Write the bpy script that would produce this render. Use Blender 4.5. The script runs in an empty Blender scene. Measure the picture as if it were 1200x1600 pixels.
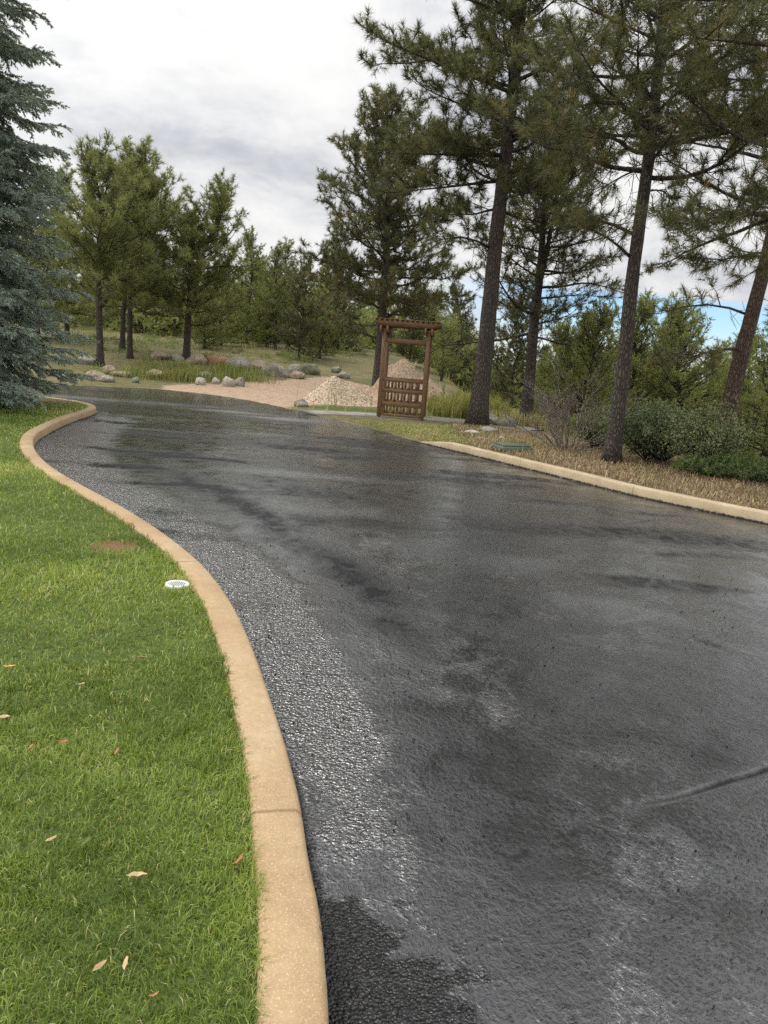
import bpy, math, random
import numpy as np

# ------------------------------------------------------------------ camera
sc = bpy.context.scene
COL = sc.collection
F = 1200.0; CH = 1.62
cam_d = bpy.data.cameras.new('camera'); cam = bpy.data.objects.new('camera', cam_d)
COL.objects.link(cam); sc.camera = cam
cam_d.lens = 27.0; cam_d.sensor_width = 36.0; cam_d.sensor_fit = 'AUTO'
cam_d.clip_start = 0.05; cam_d.clip_end = 3000
from mathutils import Matrix, Vector
PITCH = math.radians(11.4); ROLL = math.radians(4.5)
MR = Matrix.Rotation(math.pi/2 - PITCH, 4, 'X') @ Matrix.Rotation(ROLL, 4, 'Z')
cam.matrix_world = Matrix.Translation((0, 0, CH)) @ MR
M3 = np.array(MR.to_3x3())

# ------------------------------------------------------------------ world / sun
SUN_EL = math.radians(58); SUN_AZ = math.radians(-72)      # azimuth from +Y, clockwise positive
W = bpy.data.worlds.new('World'); sc.world = W; W.use_nodes = True
nt = W.node_tree; nt.nodes.clear()
def N(nt, t, **k):
    n = nt.nodes.new(t)
    for a, b in k.items():
        if a.startswith('i_'):
            n.inputs[a[2:].replace('_', ' ')].default_value = b
        else:
            setattr(n, a, b)
    return n
def LK(nt, a, b): nt.links.new(a, b)
def MATH(nt, op, a, b=None, c=None, clamp=False):
    n = nt.nodes.new('ShaderNodeMath'); n.operation = op; n.use_clamp = clamp
    for i, v in enumerate((a, b, c)):
        if v is None: continue
        if isinstance(v, (int, float)): n.inputs[i].default_value = v
        else: nt.links.new(v, n.inputs[i])
    return n.outputs[0]
def MIXC(nt, f, a, b, blend='MIX'):
    n = nt.nodes.new('ShaderNodeMix'); n.data_type = 'RGBA'; n.blend_type = blend
    for s, v in ((n.inputs[0], f), (n.inputs[6], a), (n.inputs[7], b)):
        if isinstance(v, (int, float)): s.default_value = v
        elif isinstance(v, tuple): s.default_value = (*v, 1) if len(v) == 3 else v
        else: nt.links.new(v, s)
    return n.outputs[2]
def RAMP(nt, f, stops, interp='LINEAR'):
    n = nt.nodes.new('ShaderNodeValToRGB'); n.color_ramp.interpolation = interp
    e = n.color_ramp.elements
    while len(e) < len(stops): e.new(0.5)
    for el, (p, c) in zip(e, stops):
        el.position = p
        el.color = (c, c, c, 1) if isinstance(c, (int, float)) else (*c, 1)
    nt.links.new(f, n.inputs[0])
    return n.outputs[0]
def NOISE(nt, vec, scale, detail=3, rough=0.5, dist=0.0):
    n = nt.nodes.new('ShaderNodeTexNoise')
    n.inputs['Scale'].default_value = scale; n.inputs['Detail'].default_value = detail
    n.inputs['Roughness'].default_value = rough; n.inputs['Distortion'].default_value = dist
    if vec is not None: nt.links.new(vec, n.inputs['Vector'])
    return n.outputs['Fac']

sky = N(nt, 'ShaderNodeTexSky', sky_type='NISHITA', sun_disc=False, sun_elevation=SUN_EL,
        sun_rotation=SUN_AZ, altitude=2000)
tc = N(nt, 'ShaderNodeTexCoord'); sep = N(nt, 'ShaderNodeSeparateXYZ')
LK(nt, tc.outputs['Generated'], sep.inputs[0])
X_, Y_, Z_ = sep.outputs
zc = MATH(nt, 'MAXIMUM', Z_, 0.0)
den = MATH(nt, 'ADD', zc, 0.30)
cx = MATH(nt, 'DIVIDE', X_, den); cy = MATH(nt, 'DIVIDE', Y_, den)
cmb = N(nt, 'ShaderNodeCombineXYZ'); LK(nt, cx, cmb.inputs[0]); LK(nt, cy, cmb.inputs[1]); cmb.inputs[2].default_value = 3.7
mp = N(nt, 'ShaderNodeMapping'); LK(nt, cmb.outputs[0], mp.inputs[0]); mp.inputs['Scale'].default_value = (1.35, 1.2, 1)
mp.inputs['Location'].default_value = (2.3, 0.4, 0)
n1 = NOISE(nt, mp.outputs[0], 1.15, 8, 0.60, 0.25)
n2 = NOISE(nt, mp.outputs[0], 3.1, 6, 0.62, 0.5)
nn = MATH(nt, 'ADD', MATH(nt, 'MULTIPLY', n1, 0.72), MATH(nt, 'MULTIPLY', n2, 0.28))
# cloud colour in display-linear units (multiplied up by ten below for the 0.1 background)
ccol = RAMP(nt, nn, [(0.37, (4.9, 5.1, 5.6)), (0.44, (6.3, 6.45, 6.8)), (0.50, (7.9, 7.95, 8.05)), (0.56, (8.9, 8.9, 8.85)), (0.64, (9.6, 9.55, 9.4))])
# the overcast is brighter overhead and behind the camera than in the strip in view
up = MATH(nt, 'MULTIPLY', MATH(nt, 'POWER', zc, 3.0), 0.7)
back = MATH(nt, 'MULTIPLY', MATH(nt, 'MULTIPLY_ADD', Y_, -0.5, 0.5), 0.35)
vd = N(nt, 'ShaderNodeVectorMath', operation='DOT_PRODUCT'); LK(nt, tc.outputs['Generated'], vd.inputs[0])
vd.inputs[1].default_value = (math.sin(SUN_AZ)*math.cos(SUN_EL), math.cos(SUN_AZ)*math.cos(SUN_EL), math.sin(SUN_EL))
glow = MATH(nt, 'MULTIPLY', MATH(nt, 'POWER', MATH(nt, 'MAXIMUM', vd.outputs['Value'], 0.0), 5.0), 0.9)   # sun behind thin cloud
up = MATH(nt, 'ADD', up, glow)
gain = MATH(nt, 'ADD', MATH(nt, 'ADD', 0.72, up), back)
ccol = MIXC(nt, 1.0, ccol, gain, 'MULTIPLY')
# gap of clear sky low on the right
bn = NOISE(nt, mp.outputs[0], 1.4, 5, 0.55, 0.3)
zz = MATH(nt, 'ADD', Z_, MATH(nt, 'MULTIPLY', MATH(nt, 'SUBTRACT', bn, 0.5), 0.07))
g1 = N(nt, 'ShaderNodeMapRange', interpolation_type='SMOOTHSTEP'); LK(nt, zz, g1.inputs[0])
g1.inputs[1].default_value = 0.110; g1.inputs[2].default_value = 0.098; g1.inputs[3].default_value = 0; g1.inputs[4].default_value = 1
g2 = N(nt, 'ShaderNodeMapRange', interpolation_type='SMOOTHSTEP'); LK(nt, X_, g2.inputs[0])
g2.inputs[1].default_value = 0.0; g2.inputs[2].default_value = 0.22; g2.inputs[3].default_value = 0; g2.inputs[4].default_value = 1
g3 = N(nt, 'ShaderNodeMapRange', interpolation_type='SMOOTHSTEP'); LK(nt, zz, g3.inputs[0])
g3.inputs[1].default_value = 0.02; g3.inputs[2].default_value = 0.06; g3.inputs[3].default_value = 0.3; g3.inputs[4].default_value = 1
gap = MATH(nt, 'MULTIPLY', MATH(nt, 'MULTIPLY', g1.outputs[0], g2.outputs[0]), g3.outputs[0])
yf = N(nt, 'ShaderNodeMapRange'); LK(nt, Y_, yf.inputs[0]); yf.inputs[1].default_value = 0; yf.inputs[2].default_value = .3
gap = MATH(nt, 'MULTIPLY', gap, yf.outputs[0])
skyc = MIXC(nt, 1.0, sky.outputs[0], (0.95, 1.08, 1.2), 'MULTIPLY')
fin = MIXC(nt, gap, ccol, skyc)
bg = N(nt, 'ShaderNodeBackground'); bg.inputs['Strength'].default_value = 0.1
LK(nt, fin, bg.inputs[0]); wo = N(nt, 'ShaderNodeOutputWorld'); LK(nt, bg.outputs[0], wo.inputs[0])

sun_d = bpy.data.lights.new('sun', 'SUN'); sun = bpy.data.objects.new('sun', sun_d); COL.objects.link(sun)
sun_d.energy = 1.4; sun_d.angle = math.radians(28); sun_d.color = (1.0, 0.95, 0.86)
sdir = Vector((math.sin(SUN_AZ)*math.cos(SUN_EL), math.cos(SUN_AZ)*math.cos(SUN_EL), math.sin(SUN_EL)))
sun.rotation_euler = sdir.to_track_quat('Z', 'Y').to_euler()
sc.view_settings.view_transform = 'Standard'; sc.view_settings.look = 'None'
sc.view_settings.gamma = 1; sc.view_settings.exposure = 0.50
sc.render.engine = 'CYCLES'
sc.cycles.max_bounces = 6; sc.cycles.diffuse_bounces = 3; sc.cycles.glossy_bounces = 3
sc.cycles.transmission_bounces = 3; sc.cycles.transparent_max_bounces = 8
sc.cycles.use_denoising = False

# ------------------------------------------------------------------ helpers
rng = np.random.default_rng(11)
def ray(px, py): return M3 @ np.array([(px-600)/F, -(py-800)/F, -1.0])
def onz(px, py, z=0.0):
    d = ray(px, py); t = (z-CH)/d[2]; return np.array([d[0]*t, d[1]*t, z])
def at(px, py, y):
    d = ray(px, py); t = y/d[1]; return np.array([d[0]*t, y, CH+d[2]*t])

def tag(o, label=None, cat=None, group=None, kind=None):
    if label: o['label'] = label
    if cat: o['category'] = cat
    if group: o['group'] = group
    if kind: o['kind'] = kind
    return o
def empty(name, loc=(0, 0, 0), rz=0.0):
    o = bpy.data.objects.new(name, None); COL.objects.link(o)
    o.location = loc; o.rotation_euler = (0, 0, rz); o.empty_display_size = .2
    return o
def mesh_obj(name, V, Fq=None, Ft=None, mat=None, parent=None, attrs=None, smooth=False):
    V = np.asarray(V, np.float32).reshape(-1, 3)
    me = bpy.data.meshes.new(name)
    nq = 0 if Fq is None else len(Fq); ntr = 0 if Ft is None else len(Ft)
    me.vertices.add(len(V)); me.vertices.foreach_set('co', V.ravel())
    loops = []
    if nq: loops.append(np.asarray(Fq, np.int32).ravel())
    if ntr: loops.append(np.asarray(Ft, np.int32).ravel())
    loops = np.concatenate(loops)
    me.loops.add(len(loops)); me.loops.foreach_set('vertex_index', loops)
    st = np.concatenate([np.arange(nq)*4, nq*4 + np.arange(ntr)*3]).astype(np.int32)
    me.polygons.add(nq+ntr); me.polygons.foreach_set('loop_start', st)
    me.polygons.foreach_set('loop_total', np.concatenate([np.full(nq, 4), np.full(ntr, 3)]).astype(np.int32))
    if smooth: me.polygons.foreach_set('use_smooth', np.ones(nq+ntr, bool))
    for k, a in (attrs or {}).items():
        at_ = me.attributes.new(k, 'FLOAT', 'POINT'); at_.data.foreach_set('value', np.asarray(a, np.float32))
    me.update(calc_edges=True)
    if mat: me.materials.append(mat)
    o = bpy.data.objects.new(name, me); COL.objects.link(o)
    if parent: o.parent = parent
    return o
def copy_tree(o, parent=None):
    c = o.copy(); COL.objects.link(c); c.parent = parent
    for ch in [x for x in o.children]: copy_tree(ch, c)
    return c

class MB:
    """collects boxes, tubes and strips into one mesh"""
    def __init__(s): s.V = []; s.Q = []; s.T = []; s.n = 0; s.A = []
    def add(s, V, Q=None, T=None, a=0.0):
        V = np.asarray(V, float).reshape(-1, 3)
        s.V.append(V); s.A.append(np.full(len(V), a) if np.isscalar(a) else np.asarray(a))
        if Q is not None and len(Q): s.Q.append(np.asarray(Q)+s.n)
        if T is not None and len(T): s.T.append(np.asarray(T)+s.n)
        s.n += len(V)
    def box(s, c, size, rot=None, bev=0.0):
        x, y, z = [v/2 for v in size]; b = min(bev, x*.9, y*.9, z*.9)
        P = []
        for zz, k in ((-z, 1), (-z+b, 0), (z-b, 0), (z, 1)) if b > 0 else ((-z, 0), (z, 0)):
            e = b if k else 0
            X, Y = x-e, y-e
            if b > 0:
                P += [(-X+b, -Y, zz), (X-b, -Y, zz), (X, -Y+b, zz), (X, Y-b, zz), (X-b, Y, zz), (-X+b, Y, zz), (-X, Y-b, zz), (-X, -Y+b, zz)]
            else:
                P += [(-X, -Y, zz), (X, -Y, zz), (X, Y, zz), (-X, Y, zz)]
        P = np.array(P); m = 8 if b > 0 else 4; L = len(P)//m
        if rot is not None: P = P @ np.asarray(rot).T
        P = P + np.asarray(c)
        Q = []; T = []
        for l in range(L-1):
            for i in range(m):
                j = (i+1) % m
                Q.append((l*m+i, l*m+j, (l+1)*m+j, (l+1)*m+i))
        if m == 4: Q += [(3, 2, 1, 0), (L*m-4, L*m-3, L*m-2, L*m-1)]
        else:
            o = (L-1)*m
            for a, b2, c2, d in ((0, 1, 2, 3), (0, 3, 4, 7), (4, 5, 6, 7)):
                Q.append((o+a, o+b2, o+c2, o+d)); Q.append((d, c2, b2, a))
        s.add(P, Q, T)
    def tube(s, P, R, n=6, a=0.0, cap=True, lump=0.0):
        P = np.asarray(P, float); k = len(P)
        R = np.full(k, R) if np.isscalar(R) else np.asarray(R, float)
        D = np.gradient(P, axis=0); D /= np.linalg.norm(D, axis=1)[:, None]+1e-9
        ref = np.array([0, 0, 1.]) if abs(D[:, 2]).mean() < .8 else np.array([1., 0, 0])
        U = np.cross(D, ref); U /= np.linalg.norm(U, axis=1)[:, None]+1e-9
        Wv = np.cross(D, U)
        th = np.arange(n)*2*math.pi/n
        RR = R[:, None]*np.ones(n)
        if lump: RR = RR*(1+lump*rng.normal(size=RR.shape))
        V = P[:, None] + RR[..., None]*(np.cos(th)[None, :, None]*U[:, None]+np.sin(th)[None, :, None]*Wv[:, None])
        i = np.arange(k-1)[:, None]*n; j = np.arange(n)[None]; j2 = (j+1) % n
        Q = np.stack([i+j, i+j2, i+n+j2, i+n+j], -1).reshape(-1, 4)
        V = V.reshape(-1, 3); T = None
        if cap:
            V = np.vstack([V, P[0], P[-1]]); c0, c1 = k*n, k*n+1; jj = np.arange(n); jn = (jj+1) % n
            T = np.vstack([np.stack([jn, jj, np.full(n, c0)], -1), np.stack([(k-1)*n+jj, (k-1)*n+jn, np.full(n, c1)], -1)])
        s.add(V, Q, T, a)
    def prisms(s, A, B, ra, rb):
        A = np.asarray(A); B = np.asarray(B); m = len(A)
        if not m: return
        D = B-A; D /= np.linalg.norm(D, axis=1)[:, None]+1e-9
        U = np.cross(D, [.3, .5, .81]); U /= np.linalg.norm(U, axis=1)[:, None]+1e-9; Wv = np.cross(D, U)
        V = []
        for C, r in ((A, ra), (B, rb)):
            for t in (0, 2.1, 4.2): V.append(C + r*(math.cos(t)*U+math.sin(t)*Wv))
        V = np.stack(V, 1).reshape(-1, 3); o = np.arange(m)[:, None]*6
        Q = np.concatenate([o+np.array([[0, 1, 4, 3]]), o+np.array([[1, 2, 5, 4]]), o+np.array([[2, 0, 3, 5]])])
        s.add(V, Q)
    def build(s, name, mat, parent=None, smooth=False, attr=None):
        at_ = {attr: np.concatenate(s.A)} if attr else None
        return mesh_obj(name, np.concatenate(s.V), np.concatenate(s.Q) if s.Q else None,
                        np.concatenate(s.T) if s.T else None, mat, parent, at_, smooth)

def vnoise(x, y, seed=0):
    x = np.asarray(x, float); y = np.asarray(y, float)
    xi = np.floor(x).astype(np.int64); yi = np.floor(y).astype(np.int64); fx = x-xi; fy = y-yi
    fx = fx*fx*(3-2*fx); fy = fy*fy*(3-2*fy)
    def h(a, b):
        n = (a*374761393 + b*668265263 + seed*144665) & 0x7fffffff
        n = ((n ^ (n >> 13))*1274126177) & 0x7fffffff
        return ((n ^ (n >> 16)) & 0xffff)/65535.0
    return (h(xi, yi)*(1-fx)+h(xi+1, yi)*fx)*(1-fy)+(h(xi, yi+1)*(1-fx)+h(xi+1, yi+1)*fx)*fy
def fbm(x, y, seed=0, o=4):
    s = 0; a = .5
    for i in range(o): s = s+a*vnoise(x*2**i, y*2**i, seed+i*7); a *= .5
    return s
def smooth_line(P, step=0.08, it=3):
    P = np.asarray(P, float)
    for _ in range(it):
        Q = [P[0]]
        for a, b in zip(P[:-1], P[1:]): Q += [a*.75+b*.25, a*.25+b*.75]
        Q.append(P[-1]); P = np.array(Q)
    L = np.r_[0, np.cumsum(np.linalg.norm(np.diff(P, axis=0), axis=1))]
    t = np.arange(0, L[-1], step)
    return np.stack([np.interp(t, L, P[:, i]) for i in range(P.shape[1])], 1)
def sstep(a, b, x):
    t = np.clip((x-a)/(b-a), 0, 1); return t*t*(3-2*t)
def seg_dist(X, Y, P):
    d = np.full(X.shape, 1e9); ti = np.zeros(X.shape)
    L = np.r_[0, np.cumsum(np.linalg.norm(np.diff(P, axis=0), axis=1))]
    for i, (a, b) in enumerate(zip(P[:-1], P[1:])):
        v = b-a; l2 = v@v
        t = np.clip(((X-a[0])*v[0]+(Y-a[1])*v[1])/l2, 0, 1)
        q = np.hypot(X-a[0]-t*v[0], Y-a[1]-t*v[1]); m = q < d
        d = np.where(m, q, d); ti = np.where(m, L[i]+t*math.sqrt(l2), ti)
    return d, ti
def inside(X, Y, P):
    r = np.zeros(X.shape, bool); n = len(P)
    for i in range(n):
        a, b = P[i], P[(i+1) % n]
        if a[1] == b[1]: continue
        c = ((a[1] > Y) != (b[1] > Y)) & (X < (b[0]-a[0])*(Y-a[1])/(b[1]-a[1])+a[0])
        r ^= c
    return r

# ------------------------------------------------------------------ plan of the place (metres)
CURB_L = smooth_line([(0.45, -6), (0.22, -3), (0.1, -.8), (0.03, .7), (-.03, 1.47), (-.09, 1.85), (-.145, 2.05), (-.2, 2.32), (-.28, 2.62), (-.37, 2.92), (-.48, 3.27),
    (-.63, 3.74), (-.82, 4.25), (-1.0, 4.66), (-1.22, 5.1), (-1.53, 5.6), (-1.89, 6.12), (-2.37, 6.76), (-3.07, 7.59), (-3.8, 8.52), (-4.5, 9.65),
    (-5.02, 10.74), (-5.32, 11.68), (-5.68, 13.29), (-5.9, 14.6), (-6.0, 15.4), (-6.15, 16.1), (-6.6, 16.85), (-7.3, 17.4), (-8.3, 17.75), (-10, 18.0), (-14, 18.2), (-26, 18.2)], .06, 2)
CURB_R = smooth_line([(0.45, 15.5), (1.15, 14.4), (1.91, 13.15), (2.86, 11.55), (3.44, 10.5), (4.06, 9.75), (4.7, 9.05), (5.9, 7.8), (7.4, 5.8), (8.6, 3.2), (9.2, 0), (9.3, -6)], .08, 2)
FAR = smooth_line([(-26, 22.2), (-16, 22.3), (-12.5, 22.7), (-10.2, 23.7), (-8.9, 24.9), (-7.6, 25.6), (-5.9, 25.0), (-4.4, 23.6), (-3.0, 21.6), (-1.8, 19.6), (-.75, 18.0), (0.0, 16.6), (0.45, 15.5)], .15, 2)
ROAD = np.vstack([CURB_L[::6], [(-26, 18.2)], FAR[::3], CURB_R[::5], [(9.3, -6)]])
LAWN = np.vstack([CURB_L[::6], [(-26, 18.2), (-60, 18.2), (-60, -6)]])
PATH_C = smooth_line([(-2.6, 20.3), (-1.6, 20.75), (-.4, 21.2), (.6, 21.3), (2.0, 21.1), (3.3, 20.5), (3.9, 20.1)], .1)

def softp(t, k=1.5): return np.where(t > 20, t, np.log1p(np.exp(np.clip(t*k, -30, 30)))/k)
def raw_height(x, y):
    t = y-(27.5+np.maximum(0, x+8)*.45)
    hill = .085*softp(t); hill = 3.4*np.tanh(hill/3.4)
    hill = hill*(1-sstep(2.0, 9.0, x+ (y-25)*.08))
    d = (x-5.2)*.72+(y-15.5)*.62
    drop = -.16*softp(d-2.2)*sstep(2.8, 6.0, x)
    drop = 4.5*np.tanh(drop/4.5)
    return hill+drop+.05*(fbm(x*.35, y*.35, 3)-.5)*sstep(0, 8, np.abs(y-15)+np.abs(x)*.3)
def sd_road(x, y):
    d, _ = seg_dist(x, y, np.vstack([ROAD, ROAD[:1]])); return np.where(inside(x, y, ROAD), -d, d)
def terrain(x, y):
    x = np.atleast_1d(np.asarray(x, float)); y = np.atleast_1d(np.asarray(y, float))
    sd = sd_road(x, y)
    dr, tr = seg_dist(x, y, CURB_R[::4]); df, _ = seg_dist(x, y, FAR[::3])
    lawn = inside(x, y, LAWN)
    curb = (lawn | (dr < df-.0)) & (sd > 0)
    z = raw_height(x, y)
    kerbed = -.07+.19*sstep(.03, .13, sd)
    # uncurbed far verge: feathers up out of the asphalt
    soft = np.clip(sd*.25, -.05, .0)+.03*sstep(0, .5, sd)+.02*sstep(.3, 2, sd)*1.0 + (fbm(x*3, y*3, 5)-.47)*.02*(np.abs(sd) < 1.2)
    # the right verge drops to path level where the kerb dips
    g = np.where(curb, np.where(lawn, kerbed, kerbed*1.0), soft)
    blend = sstep(0.0, 1.4, tr)
    g = np.where((~lawn) & (sd > 0) & (dr < df+.2), soft*(1-blend)+kerbed*blend, g)
    g = np.where(sd < -.25, -.07, g)
    micro = .03*(fbm(x*1.3, y*1.3, 9)-.5)*sstep(.3, 1.2, sd)*np.where(lawn, .7, 1.6)
    return z*sstep(.0, 1.0, sd)+g+micro, sd, lawn
def gz(x, y): return float(terrain(x, y)[0][0])
def ground(px, py):
    d = ray(px, py); t = np.linspace(1, 90, 900); X = d[0]*t; Y = d[1]*t; Z = CH+d[2]*t
    h = terrain(X, Y)[0]; k = np.argmax(Z < h)
    if k == 0: k = 899
    f = (Z[k-1]-h[k-1])/((Z[k-1]-h[k-1])-(Z[k]-h[k])+1e-9); tt = t[k-1]+f*(t[k]-t[k-1])
    return np.array([d[0]*tt, d[1]*tt, CH+d[2]*tt])

# ------------------------------------------------------------------ materials
def new_mat(name):
    m = bpy.data.materials.new(name); m.use_nodes = True; t = m.node_tree; t.nodes.clear()
    b = t.nodes.new('ShaderNodeBsdfPrincipled'); o = t.nodes.new('ShaderNodeOutputMaterial')
    t.links.new(b.outputs[0], o.inputs[0]); return m, t, b, o
def pos(t):
    g = t.nodes.new('ShaderNodeNewGeometry'); return g.outputs['Position']
def objc(t):
    g = t.nodes.new('ShaderNodeTexCoord'); return g.outputs['Object']
def attr(t, n):
    a = t.nodes.new('ShaderNodeAttribute'); a.attribute_name = n; return a.outputs['Fac']
def bump(t, b, h, dist, strength=1.0, prev=None):
    n = t.nodes.new('ShaderNodeBump'); n.inputs['Distance'].default_value = dist
    if isinstance(strength, (int, float)): n.inputs['Strength'].default_value = strength
    else: t.links.new(strength, n.inputs['Strength'])
    t.links.new(h, n.inputs['Height'])
    if prev is not None: t.links.new(prev, n.inputs['Normal'])
    if b is not None: t.links.new(n.outputs[0], b.inputs['Normal'])
    return n.outputs[0]

def foliage_mat(name, dark, light, dead=None, transl=.25, rough=.55, extra=None):
    m, t, b, o = new_mat(name)
    c = RAMP(t, attr(t, 'tint'), [(0.0, dark), (.9 if dead else 1.0, light)] + ([(.985, dead)] if dead else []))
    n = NOISE(t, objc(t), .9, 2)
    c = MIXC(t, RAMP(t, n, [(.35, 0.0), (.65, .45)]), c, extra or tuple(v*1.35 for v in light))
    LK(t, c, b.inputs['Base Color']); b.inputs['Roughness'].default_value = rough
    b.inputs['Specular IOR Level'].default_value = .35
    if transl:
        tr = t.nodes.new('ShaderNodeBsdfTranslucent'); LK(t, MIXC(t, 1.0, c, (1.5, 1.6, .8), 'MULTIPLY'), tr.inputs[0])
        mx = t.nodes.new('ShaderNodeMixShader'); mx.inputs[0].default_value = transl
        LK(t, b.outputs[0], mx.inputs[1]); LK(t, tr.outputs[0], mx.inputs[2]); LK(t, mx.outputs[0], o.inputs[0])
    return m
def bark_mat(name, dark, light, scale=9, vs=.25):
    m, t, b, o = new_mat(name)
    mp = t.nodes.new('ShaderNodeMapping'); LK(t, objc(t), mp.inputs[0]); mp.inputs['Scale'].default_value = (1, 1, vs)
    v = t.nodes.new('ShaderNodeTexVoronoi'); v.feature = 'DISTANCE_TO_EDGE'; v.inputs['Scale'].default_value = scale
    nz = t.nodes.new('ShaderNodeTexNoise'); nz.inputs['Scale'].default_value = 4; LK(t, mp.outputs[0], nz.inputs['Vector'])
    ad = MIXC(t, .12, mp.outputs[0], nz.outputs['Color'], 'ADD'); LK(t, ad, v.inputs['Vector'])
    e = RAMP(t, v.outputs['Distance'], [(0.0, 0.0), (.22, 1.0)])
    fine = NOISE(t, mp.outputs[0], 30, 4)
    c = MIXC(t, e, dark, light); c = MIXC(t, RAMP(t, fine, [(.35, 0.0), (.7, .6)]), c, tuple(v*.55 for v in light))
    LK(t, c, b.inputs['Base Color']); b.inputs['Roughness'].default_value = .9
    h = MATH(t, 'ADD', e, MATH(t, 'MULTIPLY', fine, .5)); bump(t, b, h, .03, .9)
    return m

M = {}
M['bark'] = bark_mat('pine_bark', (.034, .027, .022), (.13, .104, .085), 24, .3)
M['bark_red'] = bark_mat('reddish_bark', (.036, .025, .019), (.15, .099, .072), 24, .3)
M['twig'] = bark_mat('twig_bark', (.03, .024, .02), (.09, .068, .052), 14)
M['grey_twig'] = bark_mat('bare_twig_bark', (.17, .14, .12), (.40, .34, .28), 20)
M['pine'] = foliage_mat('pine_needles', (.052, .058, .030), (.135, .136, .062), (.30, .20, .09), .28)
M['pine_far'] = foliage_mat('pale_pine_needles', (.10, .115, .050), (.225, .235, .100), (.30, .22, .10), .38)  # lighter needle colour, used on the left rise and the distant woodland
M['young'] = foliage_mat('young_pine_needles', (.13, .15, .055), (.275, .285, .115), None, .4)
M['spruce'] = foliage_mat('blue_spruce_needles', (.17, .20, .18), (.42, .47, .43), None, .25, extra=(.38, .42, .38))
M['oak'] = foliage_mat('oak_leaves', (.12, .145, .05), (.26, .28, .10), None, .4, extra=(.32, .31, .11))
M['shrub_dark'] = foliage_mat('dark_shrub_leaves', (.075, .095, .048), (.20, .24, .12), None, .2, extra=(.2, .24, .12))
M['shrub_pale'] = foliage_mat('pale_shrub_leaves', (.15, .18, .085), (.31, .34, .17), None, .3, extra=(.15, .18, .09))
M['juniper'] = foliage_mat('juniper_leaves', (.11, .16, .055), (.24, .31, .10), None, .3, extra=(.1, .14, .08))
M['lime'] = foliage_mat('lime_groundcover', (.12, .2, .03), (.25, .38, .07), None, .3, extra=(.3, .42, .08))
M['weed'] = foliage_mat('weed_leaves', (.1, .14, .04), (.24, .3, .1), None, .3, extra=(.28, .3, .12))

def grass_mat(name, stops, transl=.3, spec=.3):
    m, t, b, o = new_mat(name)
    c = RAMP(t, attr(t, 'tint'), stops)
    n = NOISE(t, pos(t), .8, 3)
    c = MIXC(t, 1.0, c, RAMP(t, n, [(.3, (.78, .82, .7)), (.7, (1.15, 1.1, 1.2))]), 'MULTIPLY')
    LK(t, c, b.inputs['Base Color']); b.inputs['Roughness'].default_value = .5; b.inputs['Specular IOR Level'].default_value = spec
    tr = t.nodes.new('ShaderNodeBsdfTranslucent'); LK(t, MIXC(t, 1.0, c, (1.4, 1.3, .6), 'MULTIPLY'), tr.inputs[0])
    mx = t.nodes.new('ShaderNodeMixShader'); mx.inputs[0].default_value = transl
    LK(t, b.outputs[0], mx.inputs[1]); LK(t, tr.outputs[0], mx.inputs[2]); LK(t, mx.outputs[0], o.inputs[0])
    return m
M['lawn'] = grass_mat('lawn_grass', [(0.0, (.115, .175, .032)), (.45, (.235, .32, .055)), (.8, (.36, .44, .10)), (.93, (.48, .50, .19)), (1.0, (.6, .5, .28))])
M['meadow'] = grass_mat('meadow_grass', [(0.0, (.15, .19, .055)), (.45, (.30, .32, .11)), (.75, (.48, .44, .21)), (1.0, (.6, .52, .32))])
M['straw'] = grass_mat('dry_litter', [(0.0, (.13, .085, .05)), (.5, (.30, .21, .12)), (1.0, (.52, .41, .25))], .1)

# wood
def wood(name, sc_):
    m, t, b, o = new_mat(name); mp_ = t.nodes.new('ShaderNodeMapping'); LK(t, objc(t), mp_.inputs[0]); mp_.inputs['Scale'].default_value = sc_
    nw = NOISE(t, mp_.outputs[0], 2.4, 5, .6, .3); nb = NOISE(t, objc(t), 1.7, 3)
    c = RAMP(t, nw, [(.3, (.115, .060, .024)), (.55, (.195, .108, .045)), (.8, (.27, .16, .075))])
    c = MIXC(t, RAMP(t, nb, [(.45, 0.0), (.75, .4)]), c, (.20, .135, .08))
    LK(t, c, b.inputs['Base Color']); b.inputs['Roughness'].default_value = .62; bump(t, b, nw, .0015, .3); return m
M['wood'] = wood('stained_wood', (16, 16, 1.6)); M['wood_x'] = wood('stained_wood_rail', (1.6, 16, 16)); M['wood_y'] = wood('stained_wood_beam', (16, 1.6, 16))

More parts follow.
